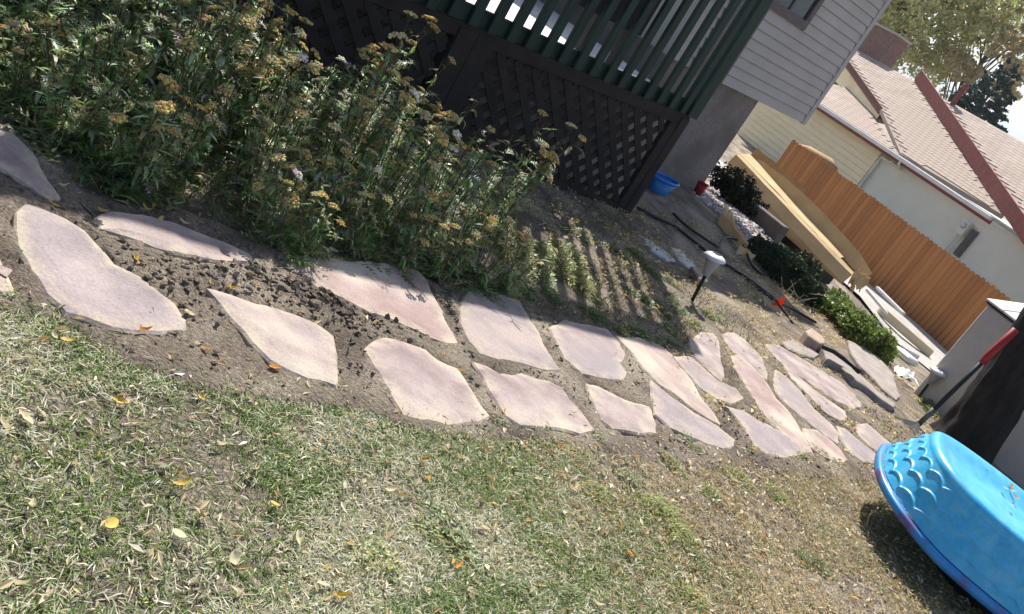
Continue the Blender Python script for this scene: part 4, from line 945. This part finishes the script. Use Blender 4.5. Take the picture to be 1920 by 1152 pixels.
def plant_mesh(seed, nst, H, spread, leafy, basal, kind='yarrow'):
    spread *= .7; leafy = leafy*1.25
    rr = random.Random(seed); VS = []; TS = []; CS = []; tips = []
    for i in range(nst):
        a = rr.uniform(0, 6.28); r0 = rr.uniform(0, .07); lean = rr.uniform(.05, spread); h = H*rr.uniform(.6, 1.05)
        p = Vector((math.cos(a)*r0, math.sin(a)*r0, 0)); pts = [p.copy()]; d = Vector((math.cos(a)*lean*.5, math.sin(a)*lean*.5, 1)).normalized()
        for k in range(7):
            d = (d+Vector((rr.uniform(-.09, .09)+math.cos(a)*lean*.06, rr.uniform(-.09, .09)+math.sin(a)*lean*.06, rr.uniform(-.05, .04)))).normalized(); p = p+d*(h/7); pts.append(p.copy())
        m = MB(); m.tube(pts, [.0035]*7+[.002], 3, False); b = len(VS); VS += m.v; TS += [tuple(x+b for x in f) for f in m.f]
        sc = rr.choice(((.10, .12, .05), (.16, .13, .07), (.13, .14, .08))); CS += [sc]*len(m.v)
        for k in range(int(leafy)):
            t = rr.uniform(.08, .97); f = t*7; j = min(6, int(f)); q = pts[j].lerp(pts[j+1], f-j); b_ = rr.uniform(0, 6.28)
            dd = Vector((math.cos(b_), math.sin(b_), rr.uniform(.2, 1.0))); L = rr.uniform(.045, .105)*(1.25-t*.5); col = rr.choice(GREENS); col = tuple(c*rr.uniform(.7, 1.2) for c in col)
            if rr.random() < .55: ribbon(VS, TS, CS, q, dd, L, rr.uniform(.010, .018), rr.uniform(.4, 3.4), col, 4)
            else: pinnate(VS, TS, CS, q, dd, L*1.25, col, rr, rr.uniform(.2, 1.6))
        # forked top
        tips.append((pts[-1], d, rr.random()))
        for k in range(rr.choice((1, 2, 2, 3))):
            e = (d+Vector((rr.uniform(-.8, .8), rr.uniform(-.8, .8), .2))).normalized(); q0 = pts[6]; q1 = q0+e*h*rr.uniform(.10, .18); m = MB(); m.tube([q0, q0.lerp(q1, .5)+e*.004, q1], [.002, .002, .0015], 3, False)
            b = len(VS); VS += m.v; TS += [tuple(x+b for x in f) for f in m.f]; CS += [sc]*len(m.v); tips.append((q1, e, rr.random()))
    for i in range(basal):
        a = rr.uniform(0, 6.28); dd = Vector((math.cos(a), math.sin(a), rr.uniform(.3, 1.6))); p = Vector((rr.uniform(-.09, .09), rr.uniform(-.09, .09), 0)); col = rr.choice(GREENS[:3]+GREENS[4:5]); col = tuple(c*rr.uniform(.7, 1.15) for c in col)
        pinnate(VS, TS, CS, p, dd, rr.uniform(.12, .24), col, rr, rr.uniform(.5, 1.8))
    return mesh_from('foliage', VS, TS, CS, 'leaf'), tips
VAR = [plant_mesh(11, 8, .62, .55, 20, 26), plant_mesh(12, 7, .74, .45, 24, 20), plant_mesh(13, 9, .50, .75, 18, 30), plant_mesh(14, 6, .82, .6, 26, 16), plant_mesh(15, 10, .40, .9, 14, 40)]
FERN = [plant_mesh(21, 9, .42, .9, 26, 90), plant_mesh(22, 8, .34, 1.0, 24, 110)]
def put_plant(var, u, n, rot, sc, label, group, heads, seed, name='yarrow_plant', cat='plant'):
    p = UN(u, n); p.z = float(gz(p.x, p.y))-.01
    t = thing(name, p, label, cat, group); t.rotation_euler = (random.uniform(-.12, .12), random.uniform(-.12, .12), rot); t.scale = (sc, sc, sc)
    o = bpy.data.objects.new('foliage', var[0]); COL.objects.link(o); o.parent = t
    rr = random.Random(seed)
    for (q, d, rnd) in var[1]:
        if rr.random() < heads:
            k = rr.choices((0, 1, 2, 3, 4), (4, .8, 3.5, 5, .3))[0]; h = bpy.data.objects.new('flower_head', HEADS[k]); COL.objects.link(h); h.parent = t; h.location = q+d*.035
            e = Vector((d.x*.8+rr.uniform(-.3, .3), d.y*.8+rr.uniform(-.3, .3), 1)).normalized(); h.rotation_mode = 'QUATERNION'; h.rotation_quaternion = Vector((0, 0, 1)).rotation_difference(e); s = rr.uniform(.75, 1.2); h.scale = (s, s, s)
    return t
rr = random.Random(99); cnt = 0
LAB = ['leafy yarrow with tan seed heads below the deck', 'tall yarrow with dried heads by the lattice', 'yarrow with brown heads at the path edge']
u = .55
while u < 5.0:
    bn0 = float(bed_n(u)); n = bn0+.05
    while n < np.interp(u, [0, 1.7, 2.4, 3.4, 4.3, 5], [4.9, 4.85, 4.55, 4.1, 3.7, 3.4]):
        if rr.random() < .9 and u < 3.55+(n-2.75)*.8:
            uu, nn = u+rr.uniform(-.11, .11), n+rr.uniform(-.1, .1)
            dens = 1-.25*float(sm(np.array((uu-2.8)/.9)))
            if rr.random() < dens:
                front = nn < bn0+.40; back = nn > 4.25
                if uu < 1.75 and rr.random() < .62: put_plant(rr.choice(FERN), uu, nn, rr.uniform(0, 6.28), rr.uniform(.9, 1.3), 'dark ferny plant without flowers at the left end of the bed', 'ferny plants in the bed', .06, cnt, 'fern_leaf_plant')
                else:
                    v = VAR[rr.choice((0, 2, 4, 0))] if front else VAR[rr.choice((0, 1, 3, 2))]
                    put_plant(v, uu, nn, rr.uniform(0, 6.28), (rr.uniform(.72, .92) if front else rr.uniform(.92, 1.18)), (LAB[2] if front else (LAB[1] if back else LAB[0]))+(', left part of the bed' if uu < 2 else (', middle of the bed' if uu < 3.4 else ', right part of the bed')), ['yarrow at the path edge', 'yarrow by the lattice', 'yarrow in the bed'][0 if front else (1 if back else 2)]+(' left' if uu < 2 else (' middle' if uu < 3.4 else ' right')), .28, cnt)
                cnt += 1
        n += .25
    u += .25
# broad leaved plant at the top
VS = []; TS = []; CS = []; r2 = random.Random(4)
for k in range(34):
    a = r2.uniform(0, 6.28); p = Vector((r2.uniform(-.12, .12), r2.uniform(-.12, .12), r2.uniform(.1, .62))); ribbon(VS, TS, CS, p, Vector((math.cos(a), math.sin(a), .25)), .12, .055, .8, r2.choice(((.10, .16, .06), (.14, .20, .08))), 4)
m = MB()
for k in range(6): m.tube([(r2.uniform(-.05, .05), r2.uniform(-.05, .05), 0), (r2.uniform(-.12, .12), r2.uniform(-.12, .12), .6)], .004, 4)
b = len(VS); VS += m.v; TS += [tuple(x+b for x in f) for f in m.f if len(f) == 4]; CS += [(.10, .12, .05)]*len(m.v)
p = UN(2.35, 4.6); p.z = float(gz(p.x, p.y)); bp = thing('broad_leaf_plant', p, 'plant with broad rounded leaves among yarrow before the lattice', 'plant')
o = bpy.data.objects.new('foliage', mesh_from('foliage', VS, TS, CS, 'leaf')); COL.objects.link(o); o.parent = bp; o.scale = (1.15,)*3
# ---- low weeds (yellow green spurge) at the right end of the bed
def weed_mesh(seed, R, n, pal, L=.035, up_=.6):
    r2 = random.Random(seed); VS = []; TS = []; CS = []
    for k in range(n):
        a = r2.uniform(0, 6.28); r = R*math.sqrt(r2.random()); h = (1-(r/R)**2)*R*up_*r2.random(); p = Vector((math.cos(a)*r, math.sin(a)*r, h)); b_ = r2.uniform(0, 6.28)
        ribbon(VS, TS, CS, p, Vector((math.cos(b_), math.sin(b_), r2.uniform(0, .9))), L*r2.uniform(.6, 1.3), L*.3, r2.uniform(.2, 1.5), tuple(c*r2.uniform(.75, 1.2) for c in r2.choice(pal)), 2)
    return mesh_from('foliage', VS, TS, CS, 'leaf')
SPU = [weed_mesh(31, .17, 520, [(.30, .33, .08), (.38, .38, .11), (.24, .28, .08)]), weed_mesh(32, .14, 420, [(.20, .25, .09), (.26, .30, .12), (.16, .21, .07)]), weed_mesh(33, .12, 300, [(.12, .18, .05), (.18, .25, .07)], .04)]
def weed(px, py, v, sc, lab, grp, nm='spurge_weed'):
    p = on_g(px, py); o = bpy.data.objects.new(nm, SPU[v]); COL.objects.link(o); o.location = p; o.rotation_euler = (0, 0, px); o.scale = (sc*(.7+.8*((px*31+py*17) % 97)/97), sc*(.6+.7*((px*13+py*29) % 89)/89), sc*.9); return tag(o, lab, 'weed', grp)
for i, (x, y, v, s) in enumerate(((985, 500, 0, 1.1), (1015, 530, 1, .9), (1045, 500, 0, 1.2), (1060, 478, 0, 1.0), (1078, 520, 0, .9), (1095, 545, 0, .8), (1000, 470, 1, 1.1), (1030, 555, 2, .8), (1075, 440, 1, 1), (960, 530, 1, 1))):
    weed(x, y, v, s, 'yellow green weed clump in the slat shadows right of the yarrow', 'weeds in the slat shadows')
for i, (x, y, v, s) in enumerate(((1120, 600, 2, 1), (1100, 585, 2, .8), (1160, 625, 2, .8), (1195, 630, 2, 1), (1225, 640, 2, .9), (1255, 620, 2, .7), (1240, 580, 2, .8), (1200, 560, 2, .8), (1215, 510, 2, 1), (1190, 480, 2, 1), (1150, 470, 2, .8), (1262, 650, 1, .8))):
    weed(x, y, v, s, 'dark green weed tuft in the deck shadow by the path', 'weeds in the deck shadow')
for i, (x, y, v, s) in enumerate(((1258, 560, 1, .7), (1275, 585, 1, .6), (1300, 610, 1, .7), (1325, 590, 1, .6), (1250, 525, 1, .6), (1345, 600, 1, .6), (1420, 560, 1, .6), (1735, 760, 2, 1.4), (1745, 775, 2, 1.2))):
    weed(x, y, v, s, 'small sunlit weed tuft on the bare soil near the solar lights', 'weeds on the bare soil')
CL = [(1285, 835), (1300, 850), (1250, 870), (1225, 965), (1210, 985), (1240, 960), (835, 1005), (820, 1020), (1270, 1010), (1300, 1050), (1310, 1075), (1500, 1050), (1530, 1060), (1050, 1120), (1020, 815), (930, 800), (1120, 830), (1500, 860), (1530, 850), (1480, 875), (1560, 870), (1450, 930), (1380, 900), (1110, 930), (1180, 905), (1400, 850), (1290, 1130), (960, 1110), (700, 1060), (1330, 930)]
for x, y in CL: weed(x, y, (0, 1, 1, 2)[(x*7+y) % 4], .55+.35*((x*13 % 10)/10), 'bright green low weed patch growing in the dry lawn', 'weed patches in the lawn')
# ---- shrubs
def shrub(name, pts, count, size, cols, lab):
    b = on_g(*pts[0][:2]); t = thing(name, b, lab, 'shrub'); cs = []
    m = MB()
    for (x, y, h, r) in pts:
        p = on_g(x, y); cs.append((p.x, p.y, p.z+h, r, r, r*.85))
        for k in range(5): m.tube([p, p+Vector((random.uniform(-r, r)*.5, random.uniform(-r, r)*.5, h+r*.4))], [.012, .004], 4)
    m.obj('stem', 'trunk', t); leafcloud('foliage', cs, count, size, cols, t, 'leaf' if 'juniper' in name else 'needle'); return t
shrub('juniper_shrub', [(1545, 590, .10, .20), (1570, 612, .12, .24), (1598, 640, .14, .26), (1628, 660, .13, .24), (1560, 578, .12, .18), (1648, 668, .10, .18)], 16000, .045, [(.06, .11, .02), (.13, .20, .04), (.22, .28, .07), (.09, .15, .03)], 'sunlit green juniper shrub between the flag and the shed')
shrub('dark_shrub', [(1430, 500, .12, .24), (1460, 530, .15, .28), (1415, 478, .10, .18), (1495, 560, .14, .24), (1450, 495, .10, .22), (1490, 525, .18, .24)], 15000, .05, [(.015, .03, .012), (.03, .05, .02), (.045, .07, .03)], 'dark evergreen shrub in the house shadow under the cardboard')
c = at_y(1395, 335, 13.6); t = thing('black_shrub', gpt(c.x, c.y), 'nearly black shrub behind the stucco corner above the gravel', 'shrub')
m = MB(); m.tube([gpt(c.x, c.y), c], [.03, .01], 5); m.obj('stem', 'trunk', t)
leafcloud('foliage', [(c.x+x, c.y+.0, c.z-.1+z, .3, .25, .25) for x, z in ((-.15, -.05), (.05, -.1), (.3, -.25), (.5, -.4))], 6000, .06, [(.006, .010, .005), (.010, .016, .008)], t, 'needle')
# dry twigs by the dark shrub
m = MB()
for k in range(26):
    p = on_g(1490+random.uniform(-25, 25), 545+random.uniform(-20, 25), .05); m.tube([p, p+Vector((random.uniform(-.3, .3), random.uniform(-.3, .3), random.uniform(.05, .22)))], .004, 4)
stuff(solo('twig_pile', m, 'lumber', 'pile of dry grey twigs in front of the cardboard end', 'twigs'))

# ================================================================ LAWN, LITTER, CLODS
def blades(name, x, y, z, L, W, az, el, bend, col, m):
    n = len(x); d = np.stack([np.cos(az)*np.cos(el), np.sin(az)*np.cos(el), np.sin(el)], 1); s = np.stack([-np.sin(az), np.cos(az), np.zeros(n)], 1)
    el2 = el-bend; d2 = np.stack([np.cos(az)*np.cos(el2), np.sin(az)*np.cos(el2), np.sin(el2)], 1)
    rolls = RNG.normal(size=(n, 1))*.6; s = s*np.cos(rolls)+np.cross(d, s)*np.sin(rolls)
    p0 = np.stack([x, y, z], 1); p1 = p0+d*(L*.5)[:, None]; p2 = p1+d2*(L*.5)[:, None]; w = W[:, None]
    V = np.stack([p0-s*w*.4, p0+s*w*.4, p1-s*w*.5, p1+s*w*.5, p2], 1).reshape(-1, 3)
    b = (np.arange(n)*5)[:, None]; T = np.concatenate([b+np.array([[0, 1, 3]]), b+np.array([[0, 3, 2]]), b+np.array([[2, 3, 4]])])
    C = np.repeat(col, 5, 0); return link(name, np_mesh(name, V, T, C), m)
def view_cull(x, y, z, mx=330):
    a, b = project(x, y, z); return (a > -mx) & (a < 1920+mx) & (b > -mx) & (b < 1152+mx+150) & (y > .25)
def lawn_pts(n):
    u = RNG.uniform(-1.2, 9.5, n); nn = RNG.uniform(-1.6, 2.6, n); x = u*UX+nn*NX; y = u*UY+nn*NY
    edge = lawn_n(u)+.06+.10*(fbm(x*6, y*6, 31)-.5)*2
    k = (nn < edge) & view_cull(x, y, gz(x, y)); x, y, u, nn, edge = x[k], y[k], u[k], nn[k], edge[k]
    return x, y, u, nn, edge
x, y, u, nn, edge = lawn_pts(3600000)
dist = np.hypot(x, y)
dry = sm((u-1.9)/1.9)                           # the far right of the lawn is drier and thinner
patch = fbm(x*2.6, y*2.6, 41); bare = fbm(x*1.9+7, y*1.9, 43)
prob = np.clip(.25+1.1*(patch-.25), .1, 1)*(1-.50*dry)*np.clip((edge-nn)/.10, .12, 1)*np.where(bare > .60, .30, 1)*np.clip(2.6/dist, .3, 1)
qa, qb = project(x, y, gz(x, y)); prob = prob*np.where((qa > -60) & (qa < 1980) & (qb < 1200), 1, .55)
k = RNG.random(len(x)) < prob; x, y, dry, patch = x[k], y[k], dry[k], patch[k]
mx_ = 580000
if len(x) > mx_: x, y, dry, patch = x[:mx_], y[:mx_], dry[:mx_], patch[:mx_]
n = len(x); g1 = RNG.random(n); green = g1 < np.clip(.60*sm((fbm(x*3.3, y*3.3, 47)-.27)/.35)*(1-.66*dry)+.08, 0, 1)
pg = np.array([(.15, .23, .055), (.20, .30, .07), (.26, .36, .09), (.11, .18, .06), (.22, .29, .12)]); ps = np.array([(.54, .52, .37), (.72, .70, .56), (.42, .41, .28), (.33, .35, .23), (.58, .50, .33)]); pd_ = np.array([(.52, .38, .20), (.44, .30, .15), (.60, .48, .30), (.34, .24, .12), (.48, .42, .27)])
ci = RNG.integers(0, 5, n); straw = np.where((RNG.random(n) < dry*.85)[:, None], pd_[ci], ps[ci]); col = np.where(green[:, None], pg[ci], straw)*(.75+.5*RNG.random(n))[:, None]
zz = gz(x, y)+.004+.012*RNG.random(n)*(~green)
stuff(blades('grass', x, y, zz, np.where(green, .018+.030*RNG.random(n), .015+.028*RNG.random(n)), .0018+.0020*RNG.random(n), RNG.uniform(0, 6.283, n), np.where(green, RNG.uniform(.15, 1.25, n), RNG.uniform(-.05, .45, n)), np.where(green, RNG.uniform(.2, 1.2, n), RNG.uniform(-.3, .5, n)), col, 'grass'))
# thatch and chopped leaf litter: small curled flakes
def flakes(name, x, y, h, size, asp, pal, m='litter'):
    n = len(x); az = RNG.uniform(0, 6.283, n); c, s = np.cos(az), np.sin(az); tl = RNG.normal(size=n)*.35; L = size; W = size*asp
    d = np.stack([c*np.cos(tl), s*np.cos(tl), np.sin(tl)], 1); q = np.stack([-s, c, RNG.normal(size=n)*.5], 1); q /= np.linalg.norm(q, axis=1)[:, None]; nrm = np.cross(d, q)
    p = np.stack([x, y, gz(x, y)+h], 1); cu_ = (.15+.5*RNG.random(n))[:, None]
    a0 = p-d*(L*.5)[:, None]; a2 = p+d*(L*.5)[:, None]; l1 = p-q*(W*.5)[:, None]+nrm*cu_*W[:, None]; r1 = p+q*(W*.5)[:, None]+nrm*cu_*W[:, None]
    V = np.stack([a0, l1, p, r1, a2], 1).reshape(-1, 3); b = (np.arange(n)*5)[:, None]
    T = np.concatenate([b+np.array([[0, 1, 2]]), b+np.array([[0, 2, 3]]), b+np.array([[1, 4, 2]]), b+np.array([[2, 4, 3]])])
    pal = np.array(pal); C = pal[RNG.integers(0, len(pal), n)]*(.7+.55*RNG.random(n))[:, None]
    return link(name, np_mesh(name, V, T, np.repeat(C, 5, 0)), m)
x, y, u, nn, edge = lawn_pts(160000); dry = sm((u-1.8)/2.4); k = RNG.random(len(x)) < (.10+.38*dry)*np.clip(3.2/np.hypot(x, y), .35, 1); x, y, dry = x[k][:40000], y[k][:40000], dry[k][:40000]
n = len(x); stuff(flakes('leaf_litter', x, y, .012+.02*RNG.random(n), .016+.032*RNG.random(n)**2, .20+.25*RNG.random(n), [(.58, .48, .30), (.66, .57, .40), (.50, .38, .20), (.70, .63, .48), (.44, .33, .18), (.72, .66, .52), (.62, .52, .34), (.56, .36, .13)]))
# litter on the path and the soil right of it
u = RNG.uniform(.3, 11, 60000); nn = RNG.uniform(1.2, 5.4, 60000); x = u*UX+nn*NX; y = u*UY+nn*NY
k = (nn > lawn_n(u)) & view_cull(x, y, gz(x, y)) & (fbm(x*4, y*4, 61) > .47) & ~((in_stone(x, y)) & (RNG.random(len(x)) < .96)); dens = np.where(u < 4.5, .06, .5); k &= RNG.random(len(x)) < dens
x, y = x[k], y[k]; n = len(x)
stuff(flakes('soil_litter', x, y, .022+.012*RNG.random(n), .020+.035*RNG.random(n)**2, .25+.25*RNG.random(n), [(.62, .50, .28), (.70, .60, .36), (.52, .36, .15), (.74, .66, .46), (.66, .46, .12)]))
# clods of turned soil between the stones
u = RNG.uniform(.4, 9.5, 110000); nn = RNG.uniform(1.2, 3.4, 110000); x = u*UX+nn*NX; y = u*UY+nn*NY
main = np.exp(-(((u-2.25)/.75)**2+((nn-2.45)/.22)**2)); k = (nn > lawn_n(u)-.05) & (nn < bed_n(u)+.1) & ~in_stone(x, y, .03) & (RNG.random(len(x)) < .22*(fbm(x*3, y*3, 71) > .5)+.8*main)
x, y, main = x[k], y[k], main[k]; n = len(x); S = (.0015+.0085*RNG.random(n)**4)*(1+.8*main); g_ = .15+.19*RNG.random(n); C = np.stack([g_*1.15, g_*.95, g_*.78], 1)
P = np.stack([x, y, gz(x, y)+.027+S*.25], 1); stuff(rubble('soil_clods', P, S, C, 'dirt', None, .8))
# dark ground cover under the bed plants
u = RNG.uniform(.2, 7.4, 60000); nn = RNG.uniform(2.5, 5.1, 60000); x = u*UX+nn*NX; y = u*UY+nn*NY
k = (nn > bed_n(u)+.06) & (RNG.random(len(x)) < np.where(u < 4.6, .55, .22)*(fbm(x*3, y*3, 81) > .42)) & view_cull(x, y, gz(x, y)); x, y = x[k], y[k]; n = len(x)
pg2 = np.array([(.09, .13, .04), (.13, .17, .06), (.17, .18, .08), (.28, .24, .12), (.10, .12, .05)])
stuff(blades('ground_cover', x, y, gz(x, y), (.05+.11*RNG.random(n))*np.where(uof(x, y) > 4.6, .5, 1), .004+.004*RNG.random(n), RNG.uniform(0, 6.283, n), RNG.uniform(.3, 1.4, n), RNG.uniform(.2, 1.3, n), pg2[RNG.integers(0, 5, n)]*(.7+.5*RNG.random(n))[:, None], 'grass'))
# ---- larger fallen leaves, one by one
def leaf_mesh(seed, L, W, curl, fold):
    r2 = random.Random(seed); V = []; T = []; ns, nw = 9, 4
    for i in range(ns+1):
        t = i/ns; w = W*math.sin(math.pi*(.04+.94*t))**.8*(1-.25*t); zc = curl*((t-.5)**2)*L*2+.004*r2.random()
        for j in range(-nw//2, nw//2+1):
            f = j/(nw/2); V.append((t*L-L/2, f*w/2*(1+r2.uniform(-.08, .08)), zc+fold*abs(f)*w*.5+r2.uniform(-.001, .001)))
    k = nw+1; T = [(i*k+j, i*k+j+1, i*k+k+j+1, i*k+k+j) for i in range(ns) for j in range(nw)]
    return V, T
MAT['leaf_y'] = mat('yellow_leaf', (.62, .42, .08), (.72, .56, .18), 25, .7, transl=.3, c3=(.45, .22, .06), c3scale=18)
MAT['leaf_c'] = mat('cream_leaf', (.66, .56, .36), (.76, .68, .48), 25, .75, transl=.3, c3=(.55, .42, .22), c3scale=18)
MAT['leaf_o'] = mat('orange_leaf', (.55, .25, .05), (.62, .33, .08), 25, .7, transl=.3, c3=(.35, .14, .04), c3scale=18)
LM = []
for i in range(7):
    V_, T_ = leaf_mesh(i, .085, [.05, .06, .04, .07, .045, .03, .055][i], [.5, .25, .8, .35, .6, .9, .15][i], [.5, .3, .8, .35, .6, 1.0, .45][i])
    LM.append({c: np_mesh('fallen_leaf', V_, T_, smooth=True) for c in ('leaf_y', 'leaf_c', 'leaf_o')})
LV = [(235, 757, 'c'), (222, 752, 'y'), (378, 747, 'y'), (30, 1098, 'o'), (87, 1117, 'c'), (515, 948, 'y'), (845, 971, 'o'), (102, 632, 'c'), (125, 640, 'y'), (45, 785, 'o'), (8, 805, 'c'), (258, 490, 'y'), (283, 487, 'c'), (310, 525, 'c'), (265, 497, 'y'), (85, 372, 'o'), (100, 385, 'y'), (190, 398, 'y'), (275, 395, 'y'), (300, 412, 'y'), (120, 350, 'c'), (345, 420, 'c'), (385, 655, 'o'), (355, 590, 'c'), (265, 622, 'o'), (430, 541, 'y'), (395, 530, 'y'), (412, 835, 'c'), (287, 1082, 'c'), (335, 1007, 'c'), (605, 1098, 'c'), (640, 1120, 'y'), (795, 862, 'o'), (733, 918, 'o'), (680, 905, 'c'), (905, 990, 'c'), (1010, 900, 'c'), (800, 1110, 'o'), (865, 697, 'y'), (1070, 775, 'o'), (515, 690, 'o'), (760, 455, 'c'), (567, 478, 'c'), (625, 472, 'c'), (800, 500, 'c'), (830, 495, 'y'), (690, 515, 'c'), (1040, 605, 'c'), (960, 925, 'c'), (1120, 1135, 'c'), (1060, 960, 'c'), (560, 1010, 'c'), (480, 880, 'c'), (170, 905, 'o'), (205, 985, 'y'), (60, 950, 'c'), (340, 910, 'y'), (440, 1050, 'c'), (860, 1060, 'o'), (1320, 990, 'o'), (1240, 905, 'c'), (1390, 960, 'o'), (1450, 1010, 'c'), (1510, 980, 'o'), (1180, 1040, 'o'), (1550, 1110, 'c')]
LABL = dict(y='curled yellow fallen leaf lying on the ground', c='pale cream dry leaf curled on the ground', o='orange brown fallen leaf lying on the ground')
for i, (x_, y_, c_) in enumerate(LV):
    if c_ == 'o' and i % 2: c_ = 'c'
    p = on_g(x_, y_, .026); cn = 'leaf_'+c_; o = link('fallen_leaf', LM[(i*3) % 7][cn], cn); o.location = p; o.rotation_euler = (random.uniform(-.4, .4), random.uniform(-.4, .4), random.uniform(0, 6.28)); s = random.uniform(.34, .58); o.scale = (s, s*random.uniform(.6, 1), s*1.2); tag(o, LABL[c_], 'leaf', dict(y='yellow fallen leaves', c='cream fallen leaves', o='orange fallen leaves')[c_])
# leaves caught in the hollow of the pool
for i in range(26):
    a_ = random.uniform(.2, 2.4); r_ = random.uniform(.05, .30); p = pw(a_, r_, PHH-.035); p = p+Vector((.10, .02, 0)); cn = random.choice(('leaf_c', 'leaf_o', 'leaf_c')); o = link('fallen_leaf', LM[i % 7][cn], cn); o.location = p; o.rotation_euler = (random.uniform(-.4, .4), random.uniform(-.4, .4), random.uniform(0, 6.28)); s = random.uniform(.4, .7); o.scale = (s, s, s); tag(o, 'dry leaf lying in the hollow on top of the blue pool', 'leaf', 'leaves on the pool')

# ---- hazy autumn air
m = MB(); m.box8([(-3600, -60, -6), (3600, -60, -6), (3600, 4200, -6), (-3600, 4200, -6), (-3600, -60, 290), (3600, -60, 290), (3600, 4200, 290), (-3600, 4200, 290)])
hm = bpy.data.materials.new('haze_air'); hm.use_nodes = True; ht = hm.node_tree; ht.nodes.remove(ht.nodes['Principled BSDF']); hv = ht.nodes.new('ShaderNodeVolumePrincipled'); hv.inputs['Color'].default_value = (.92, .95, 1, 1); hv.inputs['Density'].default_value = .00035; hv.inputs['Anisotropy'].default_value = .3; ht.links.new(hv.outputs[0], ht.nodes['Material Output'].inputs['Volume'])
stuff(m.obj('haze', hm))
